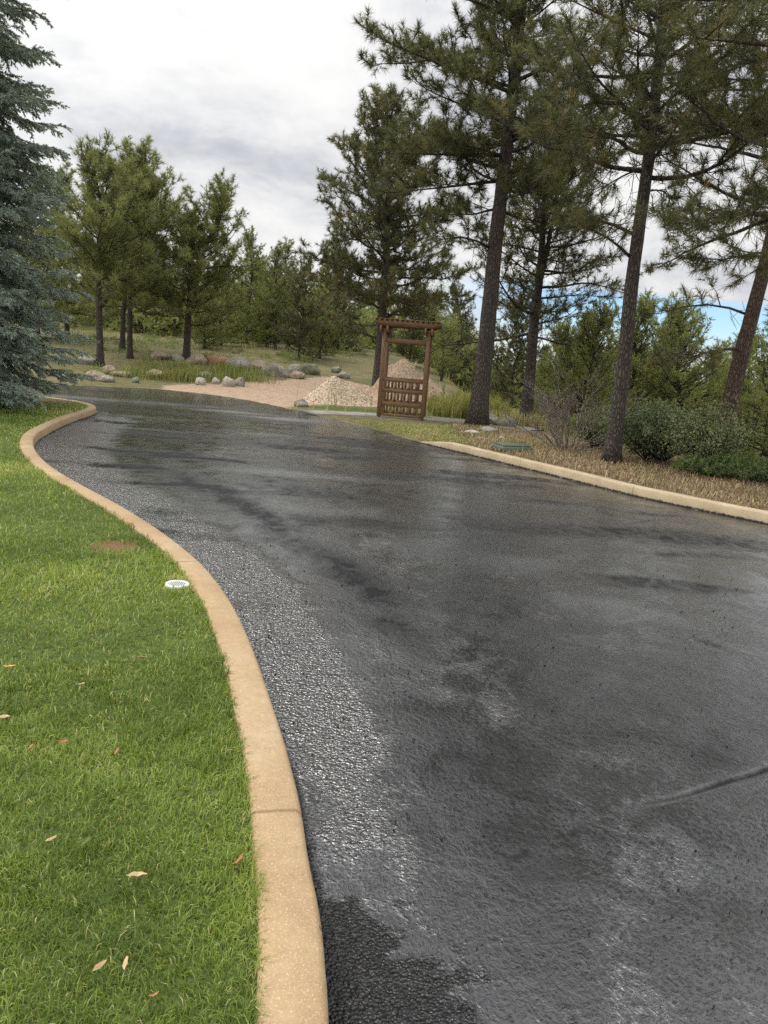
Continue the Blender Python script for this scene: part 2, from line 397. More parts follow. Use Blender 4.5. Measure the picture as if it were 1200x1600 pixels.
# kerb concrete
def concrete(name, c0, c1, c2):
    m, t, b, o = new_mat(name); p = pos(t)
    n1 = NOISE(t, p, 2.3, 4, .6); n2 = NOISE(t, p, 160, 2, .6); n3 = NOISE(t, p, 28, 4, .65)
    c = RAMP(t, n1, [(.3, c0), (.5, c1), (.72, c2)])
    c = MIXC(t, RAMP(t, n3, [(.35, .0), (.75, .42)]), c, tuple(v*.72 for v in c0))
    c = MIXC(t, RAMP(t, n2, [(.55, 0.0), (.68, .55)]), c, tuple(min(1, v*1.45) for v in c2))
    v = t.nodes.new('ShaderNodeTexVoronoi'); v.inputs['Scale'].default_value = 210; LK(t, p, v.inputs['Vector'])
    c = MIXC(t, RAMP(t, v.outputs['Distance'], [(.09, .7), (.2, 0.0)]), c, tuple(x*.35 for x in c0))
    v2 = t.nodes.new('ShaderNodeTexVoronoi'); v2.inputs['Scale'].default_value = 9; LK(t, p, v2.inputs['Vector'])
    c = MIXC(t, RAMP(t, v2.outputs['Distance'], [(.05, .8), (.065, 0.0)]), c, (.07, .045, .03))
    # tar splash low on the road face
    sp = t.nodes.new('ShaderNodeSeparateXYZ'); LK(t, p, sp.inputs[0])
    low = MATH(t, 'ADD', sp.outputs[2], MATH(t, 'MULTIPLY', MATH(t, 'SUBTRACT', n3, .5), .07))
    c = MIXC(t, RAMP(t, low, [(.012, 1.0), (.028, 0.0)]), c, (.02, .02, .02))
    LK(t, c, b.inputs['Base Color']); b.inputs['Roughness'].default_value = .85
    h = MATH(t, 'ADD', MATH(t, 'MULTIPLY', n2, .5), n3); bump(t, b, h, .004, .7)
    return m
M['kerb'] = concrete('tan_concrete', (.33, .215, .112), (.41, .285, .155), (.46, .35, .215))
M['kerb_r'] = concrete('pale_tan_concrete', (.38, .29, .17), (.47, .37, .23), (.55, .45, .3))
M['path'] = concrete('path_concrete', (.22, .205, .17), (.28, .265, .22), (.33, .315, .27))

def rock_mat(name, c0, c1, c2):
    m, t, b, o = new_mat(name); p = objc(t)
    n1 = NOISE(t, p, 2.2, 5, .6); n2 = NOISE(t, p, 14, 5, .65)
    c = RAMP(t, n1, [(.32, c0), (.5, c1), (.68, c2)]); c = MIXC(t, RAMP(t, n2, [(.4, .55), (.6, 0.0)]), c, tuple(v*.5 for v in c0))
    LK(t, c, b.inputs['Base Color']); b.inputs['Roughness'].default_value = .92
    bump(t, b, MATH(t, 'ADD', n2, n1), .05, .8); return m
M['rock'] = rock_mat('tan_granite', (.26, .195, .13), (.42, .33, .24), (.54, .45, .34))
M['rock_grey'] = rock_mat('grey_granite', (.22, .195, .16), (.35, .315, .26), (.46, .42, .35))
M['rock_pale'] = rock_mat('pale_granite', (.36, .32, .25), (.5, .46, .38), (.6, .56, .48))
M['rock_red'] = rock_mat('red_sandstone', (.32, .14, .08), (.45, .22, .13), (.5, .3, .2))
M['rock_moss'] = rock_mat('mossy_granite', (.14, .15, .09), (.24, .25, .16), (.36, .34, .25))

def plain(name, c, rough=.6, metal=0.0):
    m, t, b, o = new_mat(name); n = NOISE(t, objc(t), 25, 4)
    LK(t, MIXC(t, RAMP(t, n, [(.35, 0.0), (.7, .5)]), c, tuple(v*.6 for v in c)), b.inputs['Base Color'])
    b.inputs['Roughness'].default_value = rough; b.inputs['Metallic'].default_value = metal
    bump(t, b, n, .002, .5); return m
M['white'] = plain('white_enamel', (.75, .77, .76), .4)
M['grille'] = plain('drain_grille', (.12, .13, .12), .6)
M['green_lid'] = plain('green_plastic', (.10, .135, .095), .5)
M['crumb'] = plain('tar_crumb', (.014, .014, .014), .45)
M['leaf_tan'] = plain('tan_leaf', (.6, .42, .22), .6)
M['leaf_red'] = plain('rust_leaf', (.42, .17, .07), .6)
M['leaf_yellow'] = plain('yellow_leaf', (.7, .42, .08), .6)

# gravel for the piles
def gravel(name, cols, scale):
    m, t, b, o = new_mat(name); p = objc(t)
    v = t.nodes.new('ShaderNodeTexVoronoi'); v.inputs['Scale'].default_value = scale; LK(t, p, v.inputs['Vector'])
    s = t.nodes.new('ShaderNodeSeparateColor'); LK(t, v.outputs['Color'], s.inputs[0])
    c = RAMP(t, s.outputs[0], [(0.0, cols[0]), (.5, cols[1]), (1.0, cols[2])])
    LK(t, MIXC(t, RAMP(t, v.outputs['Distance'], [(.35, 0.0), (.7, .5)]), c, tuple(x*.5 for x in cols[0])), b.inputs['Base Color'])
    b.inputs['Roughness'].default_value = .95
    bump(t, b, MATH(t, 'SUBTRACT', 1.0, v.outputs['Distance']), .02, .7); return m
M['gravel'] = gravel('pink_gravel', ((.42, .32, .22), (.54, .42, .30), (.66, .54, .40)), 22)
M['dirt'] = gravel('reddish_dirt', ((.38, .265, .17), (.47, .34, .23), (.56, .43, .31)), 14)

# terrain: zones come from vertex attributes, broken up by noise
m, t, b, o = new_mat('ground'); M['ground'] = m
p = pos(t); na = NOISE(t, p, .5, 5, .6); nb = NOISE(t, p, 4, 5, .6); nc = NOISE(t, p, 30, 4, .65); nd = NOISE(t, p, 90, 2, .6)
def zone(name, lo=.42, hi=.58, w=.35):
    s = MATH(t, 'ADD', attr(t, name), MATH(t, 'MULTIPLY', MATH(t, 'SUBTRACT', MATH(t, 'MULTIPLY_ADD', nb, .6, MATH(t, 'MULTIPLY', nc, .4)), .5), w*2))
    return RAMP(t, s, [(lo, 0.0), (hi, 1.0)])
mead = RAMP(t, MATH(t, 'MULTIPLY_ADD', nb, .5, MATH(t, 'MULTIPLY', na, .5)), [(.35, (.11, .12, .04)), (.5, (.2, .175, .085)), (.65, (.3, .235, .14))])
mead = MIXC(t, RAMP(t, nc, [(.45, .55), (.62, 0.0)]), mead, (.08, .075, .035))
dirt = RAMP(t, nb, [(.3, (.33, .225, .145)), (.55, (.46, .335, .235)), (.8, (.52, .40, .29))])
dirt = MIXC(t, RAMP(t, nc, [(.38, .5), (.55, 0.0)]), dirt, (.25, .165, .1)); dirt = MIXC(t, RAMP(t, nd, [(.58, 0.0), (.7, .5)]), dirt, (.6, .5, .4))
mul = RAMP(t, nc, [(.3, (.10, .068, .043)), (.5, (.22, .16, .10)), (.7, (.36, .28, .18))])
mul = MIXC(t, RAMP(t, nb, [(.5, 0.0), (.7, .5)]), mul, (.22, .15, .09))
forest = RAMP(t, nb, [(.35, (.07, .07, .03)), (.6, (.13, .11, .055)), (.8, (.19, .14, .08))])
lawn = RAMP(t, nc, [(.3, (.05, .065, .018)), (.6, (.10, .14, .035)), (.8, (.16, .17, .06))])
c = MIXC(t, zone('z_forest'), mead, forest); c = MIXC(t, zone('z_dirt'), c, dirt); c = MIXC(t, zone('z_mulch'), c, mul)
c = MIXC(t, zone('z_lawn', .45, .55, .1), c, lawn); c = MIXC(t, zone('z_bare', .45, .6, .3), c, (.2, .11, .06))
LK(t, c, b.inputs['Base Color']); b.inputs['Roughness'].default_value = .95; b.inputs['Specular IOR Level'].default_value = .2
bump(t, b, MATH(t, 'MULTIPLY_ADD', nc, .6, nb), .06, .8)

# wet asphalt: z_coarse = open aggregate strip, z_raw = unsealed patch, z_dull = drier patches, z_crack = sealed crack
m, t, b, o = new_mat('wet_asphalt'); M['road'] = m
p = pos(t)
co, raw, dull, ck = attr(t, 'z_coarse'), attr(t, 'z_raw'), attr(t, 'z_dull'), attr(t, 'z_film')
mp_ = t.nodes.new('ShaderNodeMapping'); LK(t, p, mp_.inputs[0]); mp_.inputs['Rotation'].default_value = (0, 0, .5); mp_.inputs['Scale'].default_value = (1, .72, 1)
big = NOISE(t, p, .8, 4, .55, .4); mid = NOISE(t, mp_.outputs[0], 5.5, 5, .62, .8); fin_ = NOISE(t, mp_.outputs[0], 46, 4, .6, 1.0); agg = NOISE(t, p, 95, 3, .6)
nzv = t.nodes.new('ShaderNodeTexNoise'); nzv.inputs['Scale'].default_value = 18; LK(t, p, nzv.inputs['Vector']); pw = MIXC(t, .035, p, nzv.outputs['Color'], 'ADD')
vo = t.nodes.new('ShaderNodeTexVoronoi'); vo.inputs['Scale'].default_value = 52; LK(t, pw, vo.inputs['Vector'])
pool = RAMP(t, NOISE(t, p, 2.6, 6, .62, .6), [(.40, .35), (.60, 1.0)])
vo2 = t.nodes.new('ShaderNodeTexVoronoi'); vo2.inputs['Scale'].default_value = 95; LK(t, p, vo2.inputs['Vector'])
def edge(a, w, lo=.42, hi=.58):
    s = MATH(t, 'ADD', a, MATH(t, 'MULTIPLY', MATH(t, 'SUBTRACT', MATH(t, 'MULTIPLY_ADD', mid, .7, MATH(t, 'MULTIPLY', fin_, .3)), .5), w))
    return RAMP(t, s, [(lo, 0.0), (hi, 1.0)])
co_ = edge(co, 1.8, .22, .62); raw_ = edge(raw, 1.7, .36, .64); dull_ = edge(dull, 1.8, .25, .8); film = edge(ck, .6)
# height field
hs = MATH(t, 'MULTIPLY', fin_, .0052)
hm = MATH(t, 'MULTIPLY', mid, .007)
vo3 = t.nodes.new('ShaderNodeTexVoronoi'); vo3.inputs['Scale'].default_value = 88; LK(t, pw, vo3.inputs['Vector'])
pick = RAMP(t, NOISE(t, p, 14, 3, .6), [(.44, 0.0), (.56, 1.0)])
hg = MATH(t, 'MULTIPLY', MATH(t, 'SUBTRACT', 1.0, vo.outputs['Distance']), MATH(t, 'MULTIPLY_ADD', pick, .0065, .0040))
hg = MATH(t, 'ADD', hg, MATH(t, 'MULTIPLY', MATH(t, 'SUBTRACT', 1.0, vo3.outputs['Distance']), MATH(t, 'MULTIPLY_ADD', pick, -.004, .0065)))
hg2 = MATH(t, 'MULTIPLY', MATH(t, 'SUBTRACT', 1.0, vo2.outputs['Distance']), .011)
rough_amt = MATH(t, 'MAXIMUM', co_, raw_)
h = MATH(t, 'ADD', MATH(t, 'ADD', hm, hs), MATH(t, 'ADD', MATH(t, 'MULTIPLY', hg, co_), MATH(t, 'MULTIPLY', hg2, raw_)))
bn_ = t.nodes.new('ShaderNodeBump'); bn_.inputs['Distance'].default_value = 1.0
LK(t, MATH(t, 'MULTIPLY', MATH(t, 'MAXIMUM', pool, MATH(t, 'MAXIMUM', co_, raw_)), MATH(t, 'SUBTRACT', 1.0, MATH(t, 'MULTIPLY', film, .5))), bn_.inputs['Strength'])
LK(t, h, bn_.inputs['Height']); LK(t, bn_.outputs[0], b.inputs['Normal'])
base = RAMP(t, mid, [(.3, (.014, .014, .015)), (.7, (.032, .032, .033))])
spots = RAMP(t, fin_, [(.30, 1.0), (.40, 0.0)]); base = MIXC(t, MATH(t, 'MULTIPLY', spots, .8), base, (.008, .008, .008))
base = MIXC(t, MATH(t, 'MULTIPLY', raw_, .8), base, (.006, .006, .006))
base = MIXC(t, RAMP(t, vo2.outputs['Distance'], [(.02, .5), (.1, 0.0)]), base, (.10, .097, .09))
base = MIXC(t, MATH(t, 'MULTIPLY', film, .6), base, (.042, .042, .043))
base = MIXC(t, MATH(t, 'MULTIPLY', dull_, .8), base, (.010, .010, .011))
pits = RAMP(t, agg, [(.36, 1.0), (.44, 0.0)]); base = MIXC(t, MATH(t, 'MULTIPLY', pits, .8), base, (.004, .004, .004))
LK(t, base, b.inputs['Base Color'])
# gloss: film fills between the stones
holes = RAMP(t, agg, [(.40, 1.0), (.52, 0.0)])
r = MATH(t, 'MULTIPLY_ADD', big, .14, .10)
r = MATH(t, 'ADD', r, MATH(t, 'MULTIPLY', dull_, .32))
r = MATH(t, 'ADD', r, MATH(t, 'MULTIPLY', raw_, .16))
r = MATH(t, 'ADD', r, MATH(t, 'MULTIPLY', MATH(t, 'MULTIPLY', holes, co_), .35))
r = MATH(t, 'SUBTRACT', r, MATH(t, 'MULTIPLY', co_, .07), clamp=True)
r = MATH(t, 'ADD', r, MATH(t, 'MULTIPLY', attr(t, 'z_sheen'), .15)); LK(t, r, b.inputs['Roughness'])
sp_ = MATH(t, 'SUBTRACT', .8, MATH(t, 'MULTIPLY', dull_, .68)); sp_ = MATH(t, 'SUBTRACT', sp_, MATH(t, 'MULTIPLY', MATH(t, 'MULTIPLY', holes, rough_amt), .25))
sp_ = MATH(t, 'SUBTRACT', sp_, MATH(t, 'MULTIPLY', raw_, .2), clamp=True)
LK(t, sp_, b.inputs['Specular IOR Level'])
ct = MATH(t, 'MULTIPLY', MATH(t, 'SUBTRACT', 1.0, MATH(t, 'MAXIMUM', MATH(t, 'MULTIPLY', holes, rough_amt), MATH(t, 'MAXIMUM', MATH(t, 'MAXIMUM', MATH(t, 'MULTIPLY', raw_, .75), MATH(t, 'MULTIPLY', pits, .8)), MATH(t, 'MULTIPLY', dull_, .92)))), MATH(t, 'MULTIPLY_ADD', MATH(t, 'MAXIMUM', co_, attr(t, 'z_sheen')), .6, .4), clamp=True)
LK(t, ct, b.inputs['Coat Weight']); LK(t, MATH(t, 'MULTIPLY_ADD', attr(t, 'z_sheen'), .24, .10), b.inputs['Coat Roughness']); LK(t, MATH(t, 'MULTIPLY_ADD', MATH(t, 'MAXIMUM', co_, attr(t, 'z_sheen')), .7, 1.9), b.inputs['Coat IOR']); LK(t, bn_.outputs[0], b.inputs['Coat Normal'])

# ------------------------------------------------------------------ terrain sheet and road
def axis(lo, hi, step, far, gro=1.22):
    a = list(np.arange(lo, hi, step)); s = step; v = lo; L = []
    while v > -far: s *= gro; v -= s; L.append(v)
    s = step; v = a[-1]; Rr = []
    while v < far: s *= gro; v += s; Rr.append(v)
    return np.array(L[::-1]+a+Rr)
def axis_y():
    y = [-3.0]
    while y[-1] < 46: y.append(y[-1]+(.12 if y[-1] < 26 else .3))
    s = .3
    while y[-1] < 700: s *= 1.2; y.append(y[-1]+s)
    s = .2; v = -3.0; L = []
    while v > -60: s *= 1.4; v -= s; L.append(v)
    return np.array(L[::-1]+y)
xs = axis(-11.5, 13.5, .12, 600); ys = axis_y()
GX, GY = np.meshgrid(xs, ys); gx = GX.ravel(); gy = GY.ravel()
zt, sdt, lawnm = terrain(gx, gy)
dl, _ = seg_dist(gx, gy, CURB_L[::6])
DIRT = np.array([ground(*q)[:2] for q in [(255, 609), (350, 621), (440, 640), (500, 632), (588, 628), (588, 606), (510, 588), (440, 594), (370, 598), (300, 599), (255, 603)]])
zd = inside(gx, gy, DIRT).astype(float)
dd, _ = seg_dist(gx, gy, np.vstack([DIRT, DIRT[:1]])); z_dirt = np.clip(.5+np.where(zd > 0, dd, -dd)*.6, 0, 1)
dpath, _ = seg_dist(gx, gy, PATH_C[::4])
z_lawn = lawnm.astype(float)
grn = (np.exp(-(((gx+1.2)/1.7)**2+((gy-22.6)/.8)**2))+np.exp(-(((gx-2.6)/1.5)**2+((gy-22.6)/.7)**2)))
z_lawn = np.maximum(z_lawn, np.clip(grn*1.1, 0, 1)*(dpath > .6)*.9)
z_mulch = sstep(1.6, 3.2, gx+(gy-15)*.05)*(1-sstep(3.5, 8, sdt))*(~lawnm)*(gy < 19.5+gx*.2)
z_mulch = np.where((sdt > 0) & (gx > 2) & (gy < 20), np.maximum(z_mulch, .75), z_mulch)
z_forest = np.maximum(sstep(46, 60, gy), sstep(7, 11, gx)*sstep(10, 18, gy))
bx = onz(178, 853, .12); z_bare = np.exp(-(((gx-bx[0])/.22)**2+((gy-bx[1])/.2)**2))
z_bare = np.maximum(z_bare, .9*np.exp(-(((gx+7.3)/1.2)**2+((gy-16.6)/.7)**2))*lawnm)
z_bare = np.maximum(z_bare, .8*np.exp(-(((gx+8.6)/1.9)**2+((gy-14.2)/1.9)**2))*lawnm)
ny, nx = GX.shape; idx = np.arange(nx*ny).reshape(ny, nx)
Q = np.stack([idx[:-1, :-1], idx[:-1, 1:], idx[1:, 1:], idx[1:, :-1]], -1).reshape(-1, 4)
gnd = mesh_obj('ground', np.stack([gx, gy, zt], 1), Q, None, M['ground'], None,
    dict(z_dirt=z_dirt, z_lawn=z_lawn, z_mulch=z_mulch, z_forest=z_forest, z_bare=z_bare), True)
tag(gnd, kind='structure')

def raxis():
    v = [-6.0]
    while v[-1] < 27: v.append(v[-1]+(.1 if v[-1] < 1 else .016 if v[-1] < 3.3 else .035 if v[-1] < 5.5 else .06 if v[-1] < 12 else .1))
    return np.array(v)
rxs = np.concatenate([np.arange(-26, -9, .2), np.arange(-9, -3, .08), np.arange(-3, -.7, .04), np.arange(-.7, 2.7, .016), np.arange(2.7, 4, .04), np.arange(4, 9.6, .07)]); rys = raxis()
RX, RY = np.meshgrid(rxs, rys); x = RX.ravel(); y = RY.ravel()
ins = inside(x, y, ROAD); dall, _ = seg_dist(x, y, np.vstack([ROAD, ROAD[:1]])); keepv = ins | (dall < .32)
dcl, tcl = seg_dist(x, y, CURB_L[::5])
w = .30+.058*np.clip(y, 0, 11)+.10*(fbm(y*1.1, x*.7, 21)-.5)*4*.5
z_coarse = (1-sstep(w*.62, w*1.35, dcl))*(.5*sstep(1.4, 2.4, y)+.5*sstep(2.4, 3.9, y))*(1-sstep(14.5, 16.5, y))
z_coarse = np.maximum(z_coarse, .3*sstep(.5, .7, fbm(x*.8, y*.5, 31)))
def blob(px, py, rx_, ry_, ang=0.0):
    c = onz(px, py); dx = x-c[0]; dy = y-c[1]; ca, sa = math.cos(ang), math.sin(ang)
    u = dx*ca+dy*sa; v = -dx*sa+dy*ca; return np.exp(-((u/rx_)**2+(v/ry_)**2)**1.3)
z_raw = np.maximum(blob(590, 1560, .26, .30), blob(560, 1640, .4, .35)); z_raw = np.maximum(z_raw, blob(560, 1480, .16, .14)); z_raw = np.clip(z_raw*1.15+((fbm(x*5, y*5, 55)-.47)*1.6+(fbm(x*19, y*19, 56)-.47)*1.2)*(z_raw > .03)*(z_raw < .995), 0, 1)
z_raw = np.maximum(z_raw, .75*(1-sstep(.02, .07+.05*fbm(x*5, y*5, 57), dcl))*sstep(3.4, 2.8, y))
z_dull = np.zeros_like(x)
for k, (px, py, rx_, ry_, s) in enumerate([(240, 664, 1.7, .22, 1), (260, 684, 1.5, .2, .8), (225, 706, 1.2, .2, 1), (290, 716, 1.3, .22, 1), (215, 730, .7, .22, .9), (290, 760, 1.1, .22, .9),
        (470, 700, 1.5, .6, .8), (560, 716, .9, .4, .7), (400, 655, 2.2, .4, .6), (560, 690, 1.6, .5, .6), (700, 750, 1.8, .5, .6), (900, 830, 1.8, .5, .6), (1060, 840, 1.7, .5, .7),
        (760, 720, 1.4, .35, .7), (330, 630, 2.8, .5, .5)]):
    wx_ = .5*(fbm(x*1.3, y*1.3, 200+k)-.47); wy_ = .5*(fbm(x*1.3, y*1.3, 300+k)-.47); c_ = onz(px, py)
    z_dull = np.maximum(z_dull, s*np.exp(-(((x-c_[0]+wx_)/rx_)**2+((y-c_[1]+wy_)/ry_)**2)**1.3))
# drier lane just outside the open strip, and long streaks where water has drained
lane = np.exp(-((dcl-w*1.75-.12*(fbm(x*2, y*2, 33)-.47))/(w*.42))**2)*sstep(3.4, 4.6, y)*(1-sstep(9, 11, y))
lane2 = np.exp(-((dcl-.75-.15*(fbm(x*2, y*2, 35)-.47))/.22)**2)*sstep(1.6, 2.2, y)*(1-sstep(3.4, 4.6, y))*.75
streak = sstep(.50, .66, fbm(x*.55+.3*y, y*1.5, 37))*.75*sstep(3, 6, y)
streak2 = sstep(.53, .66, fbm(x*1.6, y*2.6, 39))*.6
z_dull = np.clip(np.maximum.reduce([z_dull, lane*.75, lane2*.45, streak*.8, streak2*.35]), 0, 1)
z_film = np.clip(.8*sstep(1.2, 2.4, x+ .25*(3-y))*(1-sstep(3.5, 5.5, y)) + .6*blob(800, 880, .8, .5, .5)+.7*blob(1000, 1230, .5, .3)+.5*blob(900, 1400, .5, .4), 0, 1)
z_sheen = np.zeros_like(x)
for px, py, rx_, ry_, s in [(130, 622, 3, .9, 1), (250, 630, 2.5, .7, .9), (340, 642, 1.6, .35, 1), (450, 655, 1.6, .4, 1), (420, 627, 2.0, .4, .8), (200, 650, 1.5, .3, .8), (250, 672, 1.4, .2, .8), (420, 680, .9, .25, .6), (500, 745, 1.4, .35, .8),
        (620, 850, .9, .5, .8), (800, 880, .6, .35, .9), (950, 945, .6, .4, .9), (860, 790, 1.1, .25, .7), (1080, 860, 1.0, .25, .7), (560, 800, .8, .35, .7), (700, 960, .5, .3, .5), (560, 1020, .4, .5, .5)]:
    c_ = onz(px, py); wx_ = .7*(fbm(x*.9, y*.9, 400+px)-.47); wy_ = .5*(fbm(x*.9, y*1.4, 500+px)-.47)
    z_sheen = np.maximum(z_sheen, s*np.exp(-(((x-c_[0]+wx_)/rx_)**2+((y-c_[1]+wy_)/ry_)**2)))
z_dull *= 1-.6*z_sheen
# real relief: crack seal ridge, hairline joints, gentle waviness
zr = .004*(fbm(x*1.2, y*1.2, 41)-.5)+.003*(fbm(x*6, y*6, 43)-.5)*(y < 8)
RID = np.array([onz(*q)[:2] for q in [(945, 1268), (1000, 1256), (1060, 1246), (1120, 1226), (1200, 1202), (1320, 1165)]]); RID = smooth_line(RID, .03)
dr_, tr_ = seg_dist(x, y, RID); wig = .045*(fbm(tr_*5, tr_*0, 51)-.5)
end = sstep(0, .5, tr_)
zr += .0022*np.exp(-((dr_-.042-wig)/.012)**2)*end*(1.8*fbm(tr_*14, tr_*0+2, 53)-.2) - .010*np.exp(-((dr_-wig*.5)/.013)**2)*end*(.5+fbm(tr_*6, tr_*0+4, 60))
FA = np.array([onz(*q)[:2] for q in [(780, 1345), (860, 1318), (945, 1275)]]); da_, ta_ = seg_dist(x, y, FA)
zr -= .003*np.exp(-(da_/.014)**2)*sstep(.3, .5, fbm(x*9, y*9, 3, 2))
for pts in ([(345, 764), (420, 766), (520, 763), (600, 757), (680, 752)], [(975, 818), (1030, 812), (1075, 795)], [(1085, 1000), (1122, 1012)]):
    J = np.array([onz(*q)[:2] for q in pts]); dj, tj = seg_dist(x, y, J)
    zr -= .012*np.exp(-(dj/.022)**2)
z_dull = np.maximum(z_dull, .85*np.exp(-((dr_-.0)/.022)**2)*end*sstep(.15, .45, fbm(tr_*5, tr_*0+7, 59)+.1)); z_dull = np.maximum(z_dull, .8*np.exp(-(da_/.03)**2)*sstep(.3, .5, fbm(x*9, y*9, 3, 2)))
ny, nx = RX.shape; idx = np.arange(nx*ny).reshape(ny, nx)
Q = np.stack([idx[:-1, :-1], idx[:-1, 1:], idx[1:, 1:], idx[1:, :-1]], -1).reshape(-1, 4)
Q = Q[keepv[Q].all(1)]; used = np.unique(Q); remap = np.zeros(nx*ny, np.int64); remap[used] = np.arange(len(used))
road = mesh_obj('road', np.stack([x, y, zr], 1)[used], remap[Q], None, M['road'], None,
    dict(z_coarse=z_coarse[used], z_raw=z_raw[used], z_dull=z_dull[used], z_film=z_film[used], z_sheen=z_sheen[used]), True)
tag(road, kind='structure')

# kerbs: swept section
def sweep_kerb(name, line, mat, joints, side=1, taper=0.0, width=.165, top=.135):
    d = np.gradient(line, axis=0); d /= np.linalg.norm(d, axis=1)[:, None]
    nrm = np.stack([-d[:, 1], d[:, 0]], 1)*side
    L = np.r_[0, np.cumsum(np.linalg.norm(np.diff(line, axis=0), axis=1))]
    # section: (offset from road side, height)
    S = [(-.02, -.1), (-.012, .02), (-.004, top-.022), (.004, top-.008), (.018, top), (width*.5, top+.002), (width-.014, top), (width-.003, top-.008), (width, top-.025), (width, -.1)]
    T = []; jl = sorted(joints); pts = list(L)
    for j in jl: pts += [j-.016, j-.007, j-.005, j+.005, j+.007, j+.016]
    pts = np.array(sorted(pts)); V = []
    for s_ in pts:
        c = np.array([np.interp(s_, L, line[:, 0]), np.interp(s_, L, line[:, 1])]); n = np.array([np.interp(s_, L, nrm[:, 0]), np.interp(s_, L, nrm[:, 1])]); n /= np.linalg.norm(n)
        g = .026 if any(abs(s_-j) < .0062 for j in jl) else 0.0
        k = 1.0 if taper == 0 else float(sstep(0, taper, s_))*.93+.07
        wob = .0025*(vnoise(s_*9, 0, 4)-.5)+.003*(vnoise(s_*1.7, 3, 4)-.5)
        for o_, h_ in S:
            chip = .006*max(0, vnoise(s_*23, o_*40, 6)-.72)*4 if h_ > .1 else 0
            hh = h_ if h_ < 0 else (h_-(g if h_ > .05 else 0)+(wob-chip if h_ > .05 else 0))*k
            oo = o_+(g if o_ < .05 and h_ > 0 else 0)-(g if o_ > .1 and h_ > 0 else 0)
            V.append((*(c+n*(oo+wob)), hh))
    m_ = len(S); n_ = len(pts); i = np.arange(n_-1)[:, None]*m_; j = np.arange(m_-1)[None]
    Q = np.stack([i+j, i+m_+j, i+m_+j+1, i+j+1], -1).reshape(-1, 4)
    if side < 0: Q = Q[:, ::-1]
    ends = [(0, 1, 8, 9), (1, 2, 7, 8), (2, 3, 6, 7), (3, 4, 5, 6)]
    Q = np.vstack([Q, ends, [tuple((n_-1)*m_+v for v in reversed(e)) for e in ends]])
    o = mesh_obj(name, V, Q, None, mat, None, None, False)
    return tag(o, kind='structure')
def along(line, px, py, z=.13):
    c = onz(px, py, z); d, ti = seg_dist(np.array([c[0]]), np.array([c[1]]), line); return float(ti[0])
jl = [along(CURB_L, 468, 1268)]
jl += [jl[0]-3.05] + [jl[0]+3.05*k for k in (1, 2, 3, 4, 5, 6)]
sweep_kerb('kerb', CURB_L, M['kerb'], jl, 1)
jr = [along(CURB_R, 786, 718), along(CURB_R, 985, 760)]; jr += [jr[1]+3.05*k for k in (1, 2, 3)]
sweep_kerb('kerb', CURB_R, M['kerb_r'], jr, 1, 1.3)

# path: slab following the ground
def ribbon(name, line, hw, mat, lift):
    d = np.gradient(line, axis=0); d /= np.linalg.norm(d, axis=1)[:, None]; n = np.stack([-d[:, 1], d[:, 0]], 1); V = []
    for c, nn_ in zip(line, n):
        base = max(gz(*c), gz(*(c+nn_*hw)), gz(*(c-nn_*hw)))+lift
        V += [(*(c-nn_*hw), base-.2), (*(c-nn_*hw), base), (*(c+nn_*hw), base), (*(c+nn_*hw), base-.2)]
    i = np.arange(len(line)-1)[:, None]*4; j = np.arange(3)[None]
    Q = np.stack([i+j+1, i+j, i+4+j, i+4+j+1], -1).reshape(-1, 4)
    return tag(mesh_obj(name, V, Q, None, mat), kind='structure')
ribbon('path', PATH_C[::2], .55, M['path'], .012)

# ------------------------------------------------------------------ grass
def blades(name, P, hgt, wid, lean, mat, tint, kind='stuff', label=None, cat=None, az=None, segs=2):
    n = len(P); az = rng.uniform(0, 2*math.pi, n) if az is None else az
    d = np.stack([np.cos(az), np.sin(az), np.zeros(n)], 1); s = np.stack([-np.sin(az+rng.normal(0, .5, n)), np.cos(az), np.zeros(n)], 1)
    s *= (wid/2)[:, None]; up = np.array([0, 0, 1.])
    l1 = lean*.45; l2 = lean
    p1 = P+d*(hgt*.55*np.sin(l1))[:, None]+up*(hgt*.55*np.cos(l1))[:, None]
    p2 = p1+d*(hgt*.45*np.sin(l2*1.5))[:, None]+up*(hgt*.45*np.cos(np.minimum(l2*1.5, 2.2)))[:, None]
    V = np.stack([P-s, P+s, p1+s*.8, p1-s*.8, p2], 1).reshape(-1, 3)
    o = np.arange(n)[:, None]*5
    ob = mesh_obj(name, V, o+np.array([[0, 1, 2, 3]]), o+np.array([[3, 2, 4]]), mat, None, dict(tint=np.repeat(tint, 5)))
    return tag(ob, label, cat, None, kind)
def scatter_lawn():
    out = []
    # density falls with distance from the camera: r, count
    for (r0, r1, dens) in ((.9, 2.2, 23000), (2.2, 3.6, 13000), (3.6, 6, 5200), (6, 10, 2100), (10, 18.5, 800)):
        A = (1.15+.55)*(r1*r1-r0*r0)/2; n = int(A*dens)
        r = np.sqrt(rng.uniform(r0*r0, r1*r1, n)); a = rng.uniform(-1.1, .35, n)
        out.append(np.stack([r*np.sin(a), r*np.cos(a)], 1))
    P = np.concatenate(out); z, sd, lw = terrain(P[:, 0], P[:, 1])
    bare = np.exp(-(((P[:, 0]-bx[0])/.2)**2+((P[:, 1]-bx[1])/.17)**2))
    bare = np.maximum(bare, .97*np.exp(-(((P[:, 0]+7.3)/1.1)**2+((P[:, 1]-16.6)/.7)**2)))
    dc = onz(277, 913, .125); k = lw & (np.hypot(P[:, 0]-dc[0], P[:, 1]-dc[1]) > .072) & (sd > .152) & (rng.random(len(P)) > bare*.95); P = P[k]; z = z[k]; sd = sd[k]
    # light clumping
    return np.column_stack([P, z-.004]), sd
P, sdl = scatter_lawn(); n = len(P); r = np.hypot(P[:, 0], P[:, 1])
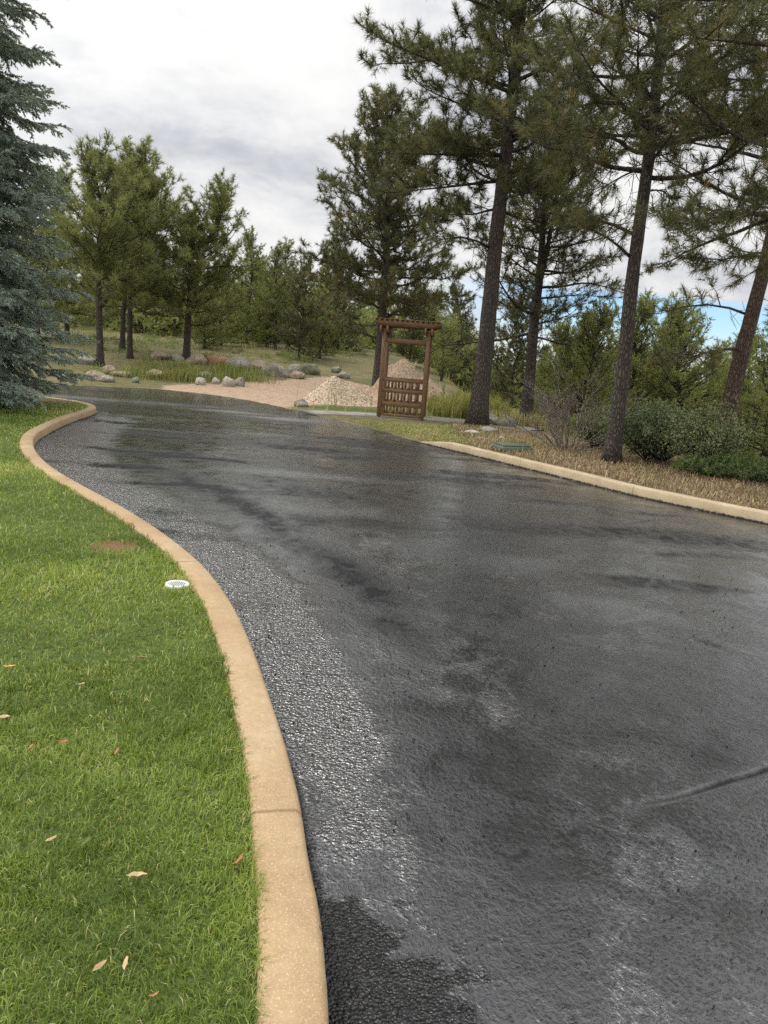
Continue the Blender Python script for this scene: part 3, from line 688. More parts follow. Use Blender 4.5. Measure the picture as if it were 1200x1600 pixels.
patch = fbm(P[:, 0]*1.6, P[:, 1]*1.6, 61); tuft = fbm(P[:, 0]*9, P[:, 1]*9, 65)
h = (.016+.030*rng.random(n)+.032*np.clip(tuft-.45, 0, 1)*2)*(1+.6*(patch-.45)); wd = np.clip(.0016+.00052*r, .0015, .010)*rng.uniform(.7, 1.4, n)
h *= np.clip(1+.025*r, 1, 1.4)
long_ = rng.random(n) < .02; h[long_] *= 1.7
tint = np.clip(rng.normal(.40, .19, n)+(patch-.47)*1.1-(tuft-.47)*.5, 0, 1)
dryp = (fbm(P[:, 0]*2.3, P[:, 1]*2.3, 77) > .6); tint[dryp] = np.clip(tint[dryp]+.15, 0, 1)
mott = fbm(P[:, 0]*.9, P[:, 1]*.9, 79); tint = np.clip(tint+(mott-.45)*1.1, 0, 1); dead = rng.random(n) < .05+.12*(fbm(P[:, 0]*4, P[:, 1]*4, 80) > .62); tint[dead] = rng.uniform(.85, 1, dead.sum())
az = rng.uniform(0, 2*math.pi, n)*.75+fbm(P[:, 0]*5, P[:, 1]*5, 71)*12
blades('lawn_grass', P, h, wd, rng.uniform(.25, 1.4, n), M['lawn'], tint, label='short green lawn grass left of the kerb', cat='grass', az=az)

def scatter_poly(px_poly, n, fn=None):
    poly = np.array([ground(*q)[:2] for q in px_poly]); lo = poly.min(0); hi = poly.max(0)
    P = rng.uniform(lo, hi, (n, 2)); P = P[inside(P[:, 0], P[:, 1], poly)]
    z, sd, lw = terrain(P[:, 0], P[:, 1]); k = (sd > .2)
    if fn is not None: k &= fn(P[:, 0], P[:, 1])
    return np.column_stack([P, z-.01])[k]
def clumpify(P, per, spread):
    Q = np.repeat(P, per, 0); Q[:, :2] += rng.normal(0, spread, (len(Q), 2)); return Q
# hillside meadow
P = scatter_poly([(95, 601), (250, 603), (300, 596), (380, 596), (470, 588), (590, 600), (760, 590), (760, 575), (590, 545), (500, 522), (400, 520), (300, 515), (100, 512)], 130000,
                 lambda x, y: (fbm(x*.5, y*.5, 81) > .40) & (y > 20) & ~inside(x, y, DIRT))
n = len(P); pt = fbm(P[:, 0]*.35, P[:, 1]*.35, 83)
blades('meadow_grass', P, rng.uniform(.12, .5, n)*(.3+1.6*pt)*(1+.7*sstep(-7, -2, P[:, 0])), rng.uniform(.012, .03, n), rng.uniform(.05, .6, n), M['meadow'],
       np.clip(rng.normal(.45, .2, n)+(pt-.45)*1.5, 0, 1), label='tall yellow green grass covering the hillside behind the rocks', cat='grass')
# tall green clumps among boulders
P = np.array([ground(*q) for q in [(x_, y_) for x_, y_ in zip(np.r_[rng.uniform(205, 300, 22), rng.normal(265, 25, 14), rng.uniform(300, 410, 16)], rng.uniform(0, 1, 52))] for q in [(q[0], 577+q[1]*15+(q[0]-205)*.03)]])
P = clumpify(P, 110, .3); P[:, 2] = terrain(P[:, 0], P[:, 1])[0]-.02; n = len(P)
blades('tall_grass_clumps', P, rng.uniform(.12, .62, n)*(.35+1.1*fbm(P[:, 0]*.8, P[:, 1]*.8, 88)), rng.uniform(.014, .028, n), rng.uniform(.05, .55, n), M['meadow'], np.clip(rng.normal(.30, .2, n), 0, 1),
       label='tall green grass growing between the boulders below the pines', cat='grass')
# weeds right of the arbor
P = scatter_poly([(668, 640), (760, 648), (835, 640), (850, 612), (760, 600), (690, 600), (660, 615)], 9000); P = P[rng.random(len(P)) < .8]; n = len(P)
blades('roadside_weeds', P, rng.uniform(.2, .7, n), rng.uniform(.012, .026, n), rng.uniform(.05, .5, n), M['meadow'], np.clip(rng.normal(.5, .22, n), 0, 1),
       label='tall sunlit yellow green weeds to the right of the arbor', cat='weeds')
P = scatter_poly([(672, 642), (760, 654), (845, 664), (850, 640), (760, 628), (680, 622)], 9000, lambda x, y: (seg_dist(x, y, PATH_C[::4])[0] > .65)); P = P[rng.random(len(P)) < .6]; n = len(P)
blades('path_side_weeds', P, rng.uniform(.15, .55, n), rng.uniform(.010, .022, n), rng.uniform(.05, .6, n), M['meadow'], np.clip(rng.normal(.35, .22, n), 0, 1),
       label='knee high green weeds directly behind the path right of the arbor', cat='weeds')
P = rng.uniform([1.15, 22.3], [3.4, 25.5], (9000, 2)); P = np.column_stack([P, terrain(P[:, 0], P[:, 1])[0]-.01]); n = len(P)
P = P[seg_dist(P[:, 0], P[:, 1], PATH_C[::4])[0] > .7]; n = len(P); pn = fbm(P[:, 0]*1.5, P[:, 1]*1.5, 95)
blades('sunlit_weeds', P, rng.uniform(.2, .8, n)*(.3+1.3*pn), rng.uniform(.012, .024, n), rng.uniform(.05, .6, n), M['meadow'], np.clip(rng.normal(.42, .22, n), 0, 1),
       label='tall bright weeds at the foot of the earth mound right of the arbor', cat='weeds')
P = rng.uniform([2.6, 21.6], [7.0, 33], (26000, 2)); P = np.column_stack([P, terrain(P[:, 0], P[:, 1])[0]-.01])
P = P[(seg_dist(P[:, 0], P[:, 1], PATH_C[::4])[0] > .7)]; n = len(P)
blades('dry_slope_grass', P, rng.uniform(.15, .5, n), rng.uniform(.014, .028, n), rng.uniform(.05, .7, n), M['meadow'], np.clip(rng.normal(.72, .18, n), 0, 1),
       label='dry straw coloured grass on the slope between the two big trunks', cat='grass')
# low brush over the slope: leafy mounds nobody could count
def brush():
    P = scatter_poly([(100, 596), (230, 592), (330, 560), (480, 572), (590, 580), (600, 545), (500, 524), (400, 522), (300, 517), (100, 514)], 700, lambda x, y: (fbm(x*.3, y*.3, 85) > .44) & (y > 22)); c = P[:260]
    m = len(c); rr = rng.uniform(.2, .75, m); k = 150; q = np.repeat(np.arange(m), k); v = rng.normal(size=(m*k, 3)); v /= np.linalg.norm(v, axis=1)[:, None]; v[:, 2] = np.abs(v[:, 2])
    C = c[q]+v*(rr[q]*rng.uniform(.5, 1.05, m*k))[:, None]*[1.2, 1.2, .8]; u = rng.normal(size=(m*k, 3)); u /= np.linalg.norm(u, axis=1)[:, None]; w_ = np.cross(u, rng.normal(size=(m*k, 3)))
    w_ /= np.linalg.norm(w_, axis=1)[:, None]; s_ = rng.uniform(.03, .07, m*k)[:, None]; V = np.stack([C-u*s_, C+w_*s_*.7, C+u*s_], 1).reshape(-1, 3)
    o = mesh_obj('slope_brush', V, None, np.arange(len(V)).reshape(-1, 3), M['weed'], None, dict(tint=np.repeat(np.clip(rng.normal(.35, .25, m*k), 0, 1), 3)))
    tag(o, 'low leafy brush dotted over the hillside under the left pines', 'brush', None, 'stuff')
brush()
# verge turf each side of the path
P = scatter_poly([(500, 658), (600, 662), (760, 668), (860, 690), (850, 712), (640, 690), (560, 672)], 26000, lambda x, y: (seg_dist(x, y, PATH_C[::4])[0] > .6)); n = len(P)
blades('verge_grass', P, rng.uniform(.03, .10, n), rng.uniform(.009, .018, n), rng.uniform(.2, 1.2, n), M['meadow'], np.clip(rng.normal(.5, .25, n), 0, 1),
       label='short dry grass on the strip between road and path', cat='grass')
P = scatter_poly([(470, 634), (560, 648), (640, 650), (840, 668), (840, 650), (740, 640), (600, 630), (520, 624)], 30000, lambda x, y: (seg_dist(x, y, PATH_C[::4])[0] > .6)); n = len(P)
blades('path_side_turf', P, rng.uniform(.04, .10, n), rng.uniform(.010, .018, n), rng.uniform(.2, 1.1, n), M['lawn'], np.clip(rng.normal(.35, .2, n), 0, 1),
       label='green mown turf along the far side of the path', cat='grass')
# needle litter in the right bed
P = rng.uniform([1.5, 6.5], [12, 22], (90000, 2)); z, sd, lw = terrain(P[:, 0], P[:, 1]); k = (sd > .2) & (sd < 4.2) & (~lw) & (seg_dist(P[:, 0], P[:, 1], PATH_C[::4])[0] > .6) & (P[:, 1] < 20.3)
k &= rng.random(len(P)) < np.clip(1.6-sd*.3, .2, 1)
P = np.column_stack([P, z+.004])[k]; n = len(P)
blades('needle_litter', P, rng.uniform(.07, .16, n), rng.uniform(.006, .013, n), rng.uniform(1.1, 1.5, n), M['straw'], rng.random(n),
       label='brown fallen pine needles over the bed behind the right kerb', cat='litter')

P = rng.uniform([2.0, 8.5], [9, 19.5], (5200, 2)); z, sd, lw = terrain(P[:, 0], P[:, 1]); k = (sd > .22) & (~lw) & (fbm(P[:, 0]*1.4, P[:, 1]*1.4, 97) > .5)
P = np.column_stack([P, z-.005])[k]; n = len(P)
blades('bed_sprigs', P, rng.uniform(.05, .20, n), rng.uniform(.006, .014, n), rng.uniform(.1, 1.0, n), M['meadow'], np.clip(rng.normal(.3, .25, n), 0, 1),
       label='sparse green sprigs growing through the needle litter of the right bed', cat='grass')

# ------------------------------------------------------------------ tree machinery
def needles(C, D, size, k, nl, w, spread=(15, 120), tint=None, along_=1.0):
    """tufts of thin triangular needles round twig ends. C tip, D dir, size length of clad twig"""
    n = len(C); D = D/(np.linalg.norm(D, axis=1)[:, None]+1e-9)
    ref = rng.normal(size=(n, 3)); U = np.cross(D, ref); U /= np.linalg.norm(U, axis=1)[:, None]+1e-9; Wv = np.cross(D, U)
    Cc = np.repeat(C, k, 0); Dc = np.repeat(D, k, 0); Uc = np.repeat(U, k, 0); Wc = np.repeat(Wv, k, 0); sz = np.repeat(size, k)
    N_ = n*k; th = rng.uniform(0, 2*math.pi, N_); ph = np.radians(rng.uniform(spread[0], spread[1], N_)); f = rng.random(N_)
    ph = ph*(.45+.55*f)                                         # needles at the tip point forward
    rad = np.cos(th)[:, None]*Uc+np.sin(th)[:, None]*Wc
    nd = np.cos(ph)[:, None]*Dc+np.sin(ph)[:, None]*rad
    b = Cc-Dc*(f*sz*along_)[:, None]; L = (nl*rng.uniform(.7, 1.15, N_))[:, None]
    nd[:, 2] -= .06; s = np.cross(nd, rng.normal(size=(N_, 3))); s /= np.linalg.norm(s, axis=1)[:, None]+1e-9; s *= w/2
    V = np.stack([b-s, b+s, b+nd*L], 1).reshape(-1, 3)
    T = np.arange(N_*3).reshape(-1, 3)
    tt = rng.random(n)*.8 if tint is None else tint
    return V, T, np.repeat(np.clip(np.repeat(tt, k)+rng.normal(0, .06, N_), 0, 1), 3)

def curve(p0, d0, L, n, up=0.0, jit=.12, R=rng):
    P = [np.array(p0, float)]; d = np.array(d0, float); d /= np.linalg.norm(d); s = L/(n-1)
    for i in range(n-1):
        d = d+R.normal(0, jit, 3)+np.array([0, 0, up])/(n-1); d /= np.linalg.norm(d); P.append(P[-1]+d*s)
    return np.array(P)
def spline(P, n=14):
    P = np.asarray(P, float); t = np.linspace(0, 1, len(P)); u = np.linspace(0, 1, n)
    out = np.stack([np.interp(u, t, P[:, i]) for i in range(3)], 1)
    for _ in range(2): out[1:-1] = (out[:-2]+2*out[1:-1]+out[2:])/4
    return out

def pine_mesh(trunk, r0, r1, limbs, seed, sec=.34, tw=.16, k=20, nl=.14, w=.006, tuft=.16, sides=10, fork=None, droop=.0, sec_len=.42, side_twigs=2, bare=0.15, dead_tw=0):
    """trunk polyline (local), limbs = list of (start, dir, length, up). returns builders trunk, branches, and needle arrays"""
    R = np.random.default_rng(seed)
    tb = MB(); bb = MB(); P = spline(trunk, 26); nP = len(P)
    rr = r0+(r1-r0)*np.linspace(0, 1, nP)**.8; rr[0] *= 1.42; rr[1] *= 1.12
    tb.tube(P, rr, sides, lump=.03)
    if fork is not None:
        for fk, fr in fork: tb.tube(spline(fk, 14), np.linspace(fr, fr*.35, 14), 8, lump=.03)
    A = []; B = []; TC = []; TD = []
    for (p0, d0, L, up) in limbs:
        n = max(5, int(L/.3)+2); Lp = p0 if isinstance(p0, list) else None
        C = spline(p0, n) if Lp else curve(p0, d0, L, n, up, .10, R)
        Lr = np.r_[0, np.cumsum(np.linalg.norm(np.diff(C, axis=0), axis=1))][-1]
        rb = min(r0*.36, .010+.0125*Lr); bb.tube(C, np.linspace(rb, .006, n), 5, lump=.08)
        for _ in range(dead_tw):                                   # leafless twigs hanging inside the crown
            i = int(R.uniform(.1, .7)*(n-1)); e_ = R.normal(0, .7, 3)+np.array([0, 0, -.35]); Cd = curve(C[i], e_, R.uniform(.3, .9), 6, -.5, .22, R)
            bb.tube(Cd, np.linspace(.009, .003, 6), 3, cap=False)
            for q in (2, 3, 4):
                ee = (Cd[q+1]-Cd[q])*4+R.normal(0, .35, 3); l4 = R.uniform(.12, .35); A.append(Cd[q]); B.append(Cd[q]+ee/np.linalg.norm(ee)*l4)
        m = max(4, int(Lr*(1-bare)/sec*1.55)); ts = np.linspace(bare, 1.0, m)
        for j, tt in enumerate(ts):
            f = tt*(n-1); i = min(int(f), n-2); p = C[i]*(1-(f-i))+C[i+1]*(f-i); d = C[i+1]-C[i]; d /= np.linalg.norm(d)
            side = np.cross(d, [0, 0, 1.]); side /= np.linalg.norm(side)+1e-9
            sg = 1 if j % 2 else -1
            dd_ = d*R.uniform(.4, .9)+side*sg*R.uniform(.4, 1.0)+np.array([0, 0, R.uniform(-.25, .5)])
            l2 = (sec_len*(1.15-tt*.7)*min(Lr, 2.6)*R.uniform(.45, 1.1))+.12
            if j == m-1: dd_ = d; l2 = .25
            n2 = max(3, int(l2/.16)+1); C2 = curve(p, dd_, l2, n2, .35, .16, R)
            bb.tube(C2, np.linspace(min(.5*rb, .012+.004*l2), .0035, n2), 3, cap=False)
            for q in range(1, n2):
                dq = C2[q]-C2[q-1]; dq /= np.linalg.norm(dq)
                last = q == n2-1
                if last: TC.append(C2[q]+dq*.02); TD.append(dq)
                for _ in range(side_twigs+1):
                    if R.random() < .85:
                        e = dq*R.uniform(.2, .9)+R.normal(0, .55, 3)+np.array([0, 0, .25]); e /= np.linalg.norm(e); l3 = tw*R.uniform(.6, 1.5)
                        A.append(C2[q]); B.append(C2[q]+e*l3); TC.append(C2[q]+e*(l3+.03)); TD.append(e+np.array([0, 0, .2]))
    if A: bb.prisms(A, B, .005, .0035)
    TC = np.array(TC); TD = np.array(TD); nt_ = len(TC)
    tint = np.clip(R.normal(.42, .27, nt_), 0, .88); tint[R.random(nt_) < .05] = R.uniform(.93, 1)
    V, T, a = needles(TC, TD, np.full(nt_, tuft)*R.uniform(.7, 1.25, nt_), k, nl, w, tint=tint)
    return tb, bb, V, T, a
def make_tree(name, loc, data, mats, label, cat='tree', group=None, rz=0.0):
    tb, bb, V, T, a = data; e = empty(name, loc, rz)
    tb.build('trunk', mats[0], e, True); bb.build('branches', mats[1], e, True)
    mesh_obj('crown', V, None, T, mats[2], e, dict(tint=a)); tag(e, label, cat, group); return e

def auto_limbs(trunk, z0, n, prof, seed, up=.5, el=(0, 55), az0=None, azs=None):
    """limbs round a trunk polyline from height z0 to the top"""
    R = np.random.default_rng(seed); P = spline(trunk, 40); ztop = P[-1, 2]; out = []
    for i in range(n):
        f = (i+R.uniform(-.4, .4)+.5)/n; z = z0+(ztop-z0)*f**.92
        p = np.array([np.interp(z, P[:, 2], P[:, 0]), np.interp(z, P[:, 2], P[:, 1]), z])
        az = i*2.399+R.uniform(-.5, .5) if azs is None else R.uniform(*azs)
        e = math.radians(el[0]+(el[1]-el[0])*f+R.uniform(-10, 10))
        L = prof(f)*R.uniform(.65, 1.2)
        out.append((p, np.array([math.cos(az)*math.cos(e), math.sin(az)*math.cos(e), math.sin(e)]), L, up))
    return out
def rel(P, o): return [np.asarray(q)-o for q in P]

# ---- tall dark pines on the right
big_mats = (M['bark'], M['twig'], M['pine'])
def px_line(pts, y0, dy=0.0):
    return [at(a, b, y0+dy*i) for i, (a, b) in enumerate(pts)]

# A: the big pine just behind the arbor's right
oA = ground(745, 664); yA = oA[1]
trA = px_line([(745, 668), (757, 560), (768, 450), (776, 360), (790, 250), (806, 100), (816, 0), (826, -110), (832, -240)], yA); trA[0] = oA-np.array([0, 0, .05]); trA = rel(trA, oA)
rA = 14.3/F*yA
def limb_px(pts, yb, dys, o): return ([at(a, b, yb+d)-o for (a, b), d in zip(pts, dys)], None, 0, 0)
LA = [limb_px([(766, 388), (742, 368), (705, 362), (655, 385)], yA, [0, -.3, -.8, -1.2], oA),
      limb_px([(786, 242), (735, 240), (690, 245), (640, 236), (590, 240)], yA, [0, -.4, -.6, -.8, -.6], oA),
      limb_px([(788, 282), (730, 285), (680, 298), (610, 300)], yA, [0, .6, 1.0, 1.4], oA),
      limb_px([(800, 145), (750, 120), (700, 110), (640, 80), (582, 55)], yA, [0, -.6, -1.2, -1.5, -1.6], oA),
      limb_px([(806, 75), (760, 70), (700, 90), (630, 110), (580, 100)], yA, [0, .3, .5, .4, .3], oA),
      limb_px([(797, 165), (730, 180), (690, 150), (650, 130)], yA, [0, -.4, -.8, -1.0], oA),
      limb_px([(801, 222), (830, 195), (868, 178), (905, 140)], yA, [0, -.4, -.9, -1.3], oA),
      limb_px([(802, 195), (850, 195), (900, 210), (950, 240)], yA, [0, .5, .9, 1.2], oA),
      limb_px([(812, 40), (770, 10), (730, -5), (690, -10)], yA, [0, -.3, -.5, -.9], oA),
      limb_px([(785, 300), (830, 290), (880, 310), (920, 350)], yA, [0, -.5, -1.0, -1.2], oA)]
LA += auto_limbs(trA, 5.2, 52, lambda f: 3.3*(1-.55*f), 5, .5, (-8, 50))
make_tree('pine_tree', oA, pine_mesh(trA, rA, .09, LA, 5, k=34, nl=.20, w=.013, tuft=.17, sides=14, side_twigs=2, dead_tw=3), big_mats,
          'tall thick-trunked dark pine standing just right of the wooden arbor', 'tree')

# B: the broad pine behind the arbor
oB = ground(587, 618); yB = oB[1]
trB = px_line([(587, 622), (593, 560), (598, 480), (603, 420), (606, 350), (607, 270), (606, 210), (603, 165)], yB); trB[0] = oB-np.array([0, 0, .05]); trB = rel(trB, oB)
LB = [limb_px([(592, 482), (570, 458), (545, 444), (505, 432), (470, 440)], yB, [0, -.4, -.8, -1.2, -1.5], oB),
      limb_px([(602, 440), (625, 400), (650, 372), (690, 350)], yB, [0, .3, .6, 1], oB),
      limb_px([(592, 530), (560, 520), (520, 500), (480, 480)], yB, [0, 1, 1.5, 2], oB),
      limb_px([(596, 500), (640, 470), (690, 462), (730, 470)], yB, [0, .4, .9, 1.4], oB)]
LB += auto_limbs(trB, 3.1, 66, lambda f: (3.5 if f < .5 else 3.5*(1-(f-.5)/.5*.85))*(.75+.25*min(1, f*5)), 6, .5, (-6, 52))
make_tree('pine_tree', oB, pine_mesh(trB, 9.0/F*yB, .05, LB, 6, k=28, nl=.21, w=.018, tuft=.17, side_twigs=1, dead_tw=2), big_mats,
          'broad full-crowned dark pine standing behind the wooden arbor', 'tree')

# C: twin-stemmed pine right of the big one
oC = ground(820, 664); yC = oC[1]
trC = px_line([(820, 668), (827, 600), (833, 520), (841, 450), (846, 400), (850, 330), (853, 250)], yC); trC[0] = oC-np.array([0, 0, .05]); trC = rel(trC, oC)
fkC = [(rel(px_line([(841, 452), (853, 400), (866, 330), (880, 240)], yC), oC), .085)]
LC = auto_limbs(trC, 2.4, 38, lambda f: 2.6*(1-.35*f), 7, .3, (-12, 40))
LC += auto_limbs(fkC[0][0], 4.2, 14, lambda f: 2.2*(1-.4*f), 8, .4, (0, 50))
make_tree('pine_tree', oC, pine_mesh(trC, 10.5/F*yC, .06, LC, 7, k=24, nl=.17, w=.014, tuft=.2, fork=fkC, side_twigs=1, dead_tw=3), big_mats,
          'dark pine whose stem forks in two, between the two tallest trunks', 'tree')

# D: slender straight pine at the kerb
oD = ground(955, 722); yD = oD[1]
trD = px_line([(955, 726), (966, 640), (978, 540), (988, 430), (1000, 345), (1014, 250), (1022, 170), (1030, 90), (1042, -40), (1052, -160)], yD); trD[0] = oD-np.array([0, 0, .05]); trD = rel(trD, oD)
fkD = [(rel(px_line([(1022, 168), (1034, 100), (1058, 20), (1075, -60)], yD), oD), .07)]
LD = [limb_px([(985, 402), (962, 375), (935, 362), (905, 350)], yD, [0, -.2, -.5, -.7], oD),
      limb_px([(994, 368), (960, 345), (925, 335), (880, 345), (840, 330)], yD, [0, .3, .6, .8, 1], oD),
      limb_px([(1008, 300), (1035, 290), (1045, 300), (1050, 325)], yD, [0, -.1, -.1, -.1], oD),
      limb_px([(1012, 185), (975, 155), (930, 142), (880, 175), (845, 195)], yD, [0, -.3, -.5, -.6, -.6], oD),
      limb_px([(1016, 155), (985, 125), (950, 95), (900, 80)], yD, [0, .4, .8, 1.0], oD),
      limb_px([(1012, 262), (985, 262), (960, 285), (930, 300)], yD, [0, .3, .5, .7], oD),
      limb_px([(1018, 200), (1060, 185), (1100, 190)], yD, [0, .3, .5], oD)]
LD += auto_limbs(trD, 4.6, 46, lambda f: 2.5*(1-.35*f), 9, .5, (-5, 48))
make_tree('pine_tree', oD, pine_mesh(trD, 12.5/F*yD, .07, LD, 9, k=36, nl=.18, w=.0095, tuft=.2, sides=12, fork=fkD, bare=.3, dead_tw=4), big_mats,
          'slender grey-barked pine nearest the right kerb, between the bare shrub and the dark shrub', 'tree')

# E: leaning reddish pine at the right edge
yE = 17.0; gE = at(1128, 700, yE); oE = np.array([gE[0], yE, gz(gE[0], yE)])
trE = px_line([(1124, 715), (1136, 650), (1152, 580), (1172, 500), (1192, 430), (1215, 330), (1240, 200), (1262, 60), (1280, -80)], yE); trE[0] = oE-np.array([0, 0, .1]); trE = rel(trE, oE)
LE = [limb_px([(1160, 545), (1120, 540), (1080, 560), (1040, 570)], yE, [0, -.4, -.8, -1], oE),
      limb_px([(1176, 495), (1130, 470), (1080, 470), (1030, 490)], yE, [0, .2, .4, .5], oE),
      limb_px([(1212, 340), (1160, 320), (1110, 345), (1070, 380)], yE, [0, -.5, -.9, -1.0], oE)]
LE += auto_limbs(trE, 4.8, 38, lambda f: 3.3*(1-.35*f), 10, .3, (-10, 45))
make_tree('pine_tree', oE, pine_mesh(trE, 15/F*yE, .08, LE, 10, k=26, nl=.16, w=.0115, tuft=.2, sides=12, bare=.35, dead_tw=4), (M['bark_red'], M['twig'], M['pine']),
          'reddish-barked pine leaning right at the right edge of the picture', 'tree')

# G: nearer pine whose trunk stands out of frame; its long branches reach in at upper right
oG = np.array([6.9, 11.6, 0.0]); oG[2] = gz(oG[0], oG[1])
trG = [np.array(q) for q in [(0, 0, -.1), (.05, 0, 2), (.0, .1, 4), (.1, .1, 6), (.1, .2, 8), (.15, .2, 10.5)]]
LG = []
for pts, dys in [([(1330, 250), (1200, 235), (1140, 225), (1100, 195), (1085, 150)], [0, -.3, -.6, -.8, -.9]),
                 ([(1330, 330), (1200, 330), (1130, 330), (1070, 350)], [0, -.5, -.9, -1.2]),
                 ([(1330, 130), (1220, 120), (1150, 130), (1100, 120)], [0, .3, .5, .6]),
                 ([(1330, 10), (1230, -20), (1150, 10), (1060, 0)], [0, -.2, -.4, -.5]),
                 ([(1330, 60), (1210, 80), (1150, 60), (1090, 60)], [0, -.8, -1.2, -1.5]),
                 ([(1330, 380), (1240, 380), (1180, 395), (1110, 410)], [0, .2, .3, .4]),
                 ([(1330, 200), (1250, 190), (1190, 180), (1130, 200)], [0, .8, 1.1, 1.3])]:
    L = [at(a, b, oG[1]+d)-oG for (a, b), d in zip(pts, dys)]; zz0 = L[0][2]
    L[0] = np.array([.08, .12, zz0]); LG.append((L, None, 0, 0))
LG += auto_limbs(trG, 4.4, 26, lambda f: 2.4*(1-.3*f), 12, .3, (-10, 40))
make_tree('pine_tree', oG, pine_mesh(trG, .2, .08, LG, 12, k=40, nl=.16, w=.0080, tuft=.2, sides=12, bare=.3, sec=.3, side_twigs=2, dead_tw=4), big_mats,
          'nearest pine, only its long drooping branches showing at the upper right', 'tree')

# ---- pines on the left rise
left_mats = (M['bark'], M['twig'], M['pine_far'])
def placed_pine(base, top, z0, rad, n, seed, wpx, label, mats=left_mats, mid=None, depth=None, k=15, nl=.23, w=.022, el=(0, 60), fork=None, name='pine_tree', group=None, sec=.42):
    o = ground(*base) if depth is None else None
    if o is None: g = at(base[0], base[1], depth); o = np.array([g[0], depth, gz(g[0], depth)])
    y = o[1]; pts = [base]+(mid or [((base[0]*2+top[0])/3, (base[1]*2+top[1])/3), ((base[0]+top[0]*2)/3, (base[1]+top[1]*2)/3)])+[top]
    tr = rel(px_line(pts, y), o); tr[0] = np.array([0, 0, -.1]); H_ = tr[-1][2]
    fk = None; LL = auto_limbs(tr, z0*H_, n, rad if callable(rad) else (lambda f: rad*(.8+.2*min(1, f*4))*(1-.7*f**1.5)), seed, .5, el)
    if fork:
        fk = [(rel(px_line(fork, y), o), wpx/F*y*.35)]
        LL += auto_limbs(fk[0][0], fk[0][0][1][2], n//3, (lambda f: 1.2*(1-.5*f)), seed+50, .5, (10, 60))
    return make_tree(name, o, pine_mesh(tr, wpx/2/F*y, .035, LL, seed, k=k, nl=nl, w=w, tuft=.16, sides=8, fork=fk, side_twigs=2, sec=sec), mats, label, 'tree', group)
rad1 = lambda f: 2.9*(.8+.2*min(1, f*4))*(1-.70*f**1.7)
T1 = placed_pine((157, 572), (147, 262), .30, rad1, 44, 21, 13, 'pine with a crooked low limb, first trunk to the right of the blue spruce', mid=[(155, 500), (154, 440), (160, 330)],
                 fork=[(157, 478), (170, 462), (172, 445), (160, 425)])
T2 = placed_pine((203, 560), (214, 260), .28, lambda f: 3.3*(.85+.15*min(1, f*4))*(1-.72*f**1.7), 56, 22, 10, 'tallest left hand pine, front trunk of the close pair on the rise', mid=[(203, 480), (206, 380)])
T3 = placed_pine((191, 546), (230, 305), .30, lambda f: 3.0*(1-.7*f**1.6), 42, 23, 10, 'pine directly behind the tallest left hand pine, rear trunk of the pair', mid=[(193, 480), (205, 380)])
T4 = placed_pine((291, 563), (350, 315), .22, lambda f: 3.0*(.8+.2*min(1, f*4))*(1-.72*f**1.5), 52, 24, 13, 'fork-topped pine standing alone in front of the grassy bank left of the red boulder', mid=[(294, 490), (305, 430), (330, 365)],
                 fork=[(297, 470), (296, 420), (303, 385), (299, 350)])

# ---- background trees as copies of prototypes
def proto_pine(seed, H_, r, z0, n, k=12, w=.034, nl=.22, el=(0, 60), sec=.46):
    R = np.random.default_rng(seed); tr = [np.array([R.normal(0, .05)*i, R.normal(0, .05)*i, H_*i/6-.15*(i == 0)]) for i in range(7)]
    LL = auto_limbs(tr, z0*H_, n, lambda f: r*(.8+.2*min(1, f*4))*(1-.78*f**1.2), seed, .5, el)
    return pine_mesh(tr, .014*H_+.03, .03, LL, seed, k=k, nl=nl, w=w, tuft=.2, sides=7, side_twigs=1, sec=sec, bare=.1)
def leaves_tree(seed, H_, r, n_limbs, leaf=.09, per=14, spread=.28, flat=.0, z0=.25):
    """broadleaf crown: branching limbs with clusters of leaf quads as two triangles"""
    R = np.random.default_rng(seed); tb = MB(); bb = MB()
    tr = [np.array([R.normal(0, .08)*i, R.normal(0, .08)*i, H_*.75*i/5-.1*(i == 0)]) for i in range(6)]
    tb.tube(spline(tr, 12), np.linspace(.022*H_+.02, .02, 12), 7, lump=.06)
    C = []; A = []; B = []
    for p0, d0, L, up in auto_limbs(tr, z0*H_*.75, n_limbs, lambda f: r*(.75+.5*math.sin(min(1, f*1.2)*3.14)*.6)*(1-.35*f), seed, .5, (5, 75)):
        n = 6; P = curve(p0, d0, L, n, .5, .22, R); bb.tube(P, np.linspace(.012+.012*L, .005, n), 4, cap=False)
        for q in range(1, n):
            for _ in range(4):
                e = R.normal(0, 1, 3)+(P[q]-P[q-1])*.8; e /= np.linalg.norm(e); l = R.uniform(.15, .5)*r*.4
                A.append(P[q]); B.append(P[q]+e*l); C.append(P[q]+e*l)
    bb.prisms(A, B, .006, .003)
    C = np.array(C); n = len(C); tin = np.clip(R.normal(.45, .22, n), 0, 1)
    c = np.repeat(C, per, 0)+R.normal(0, spread, (n*per, 3)); N_ = len(c)
    u = R.normal(size=(N_, 3)); u[:, 2] *= .6; u /= np.linalg.norm(u, axis=1)[:, None]; v = np.cross(u, R.normal(size=(N_, 3))); v /= np.linalg.norm(v, axis=1)[:, None]
    s = (leaf*R.uniform(.6, 1.3, N_))[:, None]; V = np.stack([c-u*s*.5, c+v*s*.32, c+u*s*.5, c-v*s*.32], 1).reshape(-1, 3)
    o = np.arange(N_)[:, None]*4; T = np.vstack([o+[[0, 1, 2]], o+[[0, 2, 3]]])
    return tb, bb, V, T, np.repeat(np.clip(np.repeat(tin, per)+R.normal(0, .1, N_), 0, 1), 4)

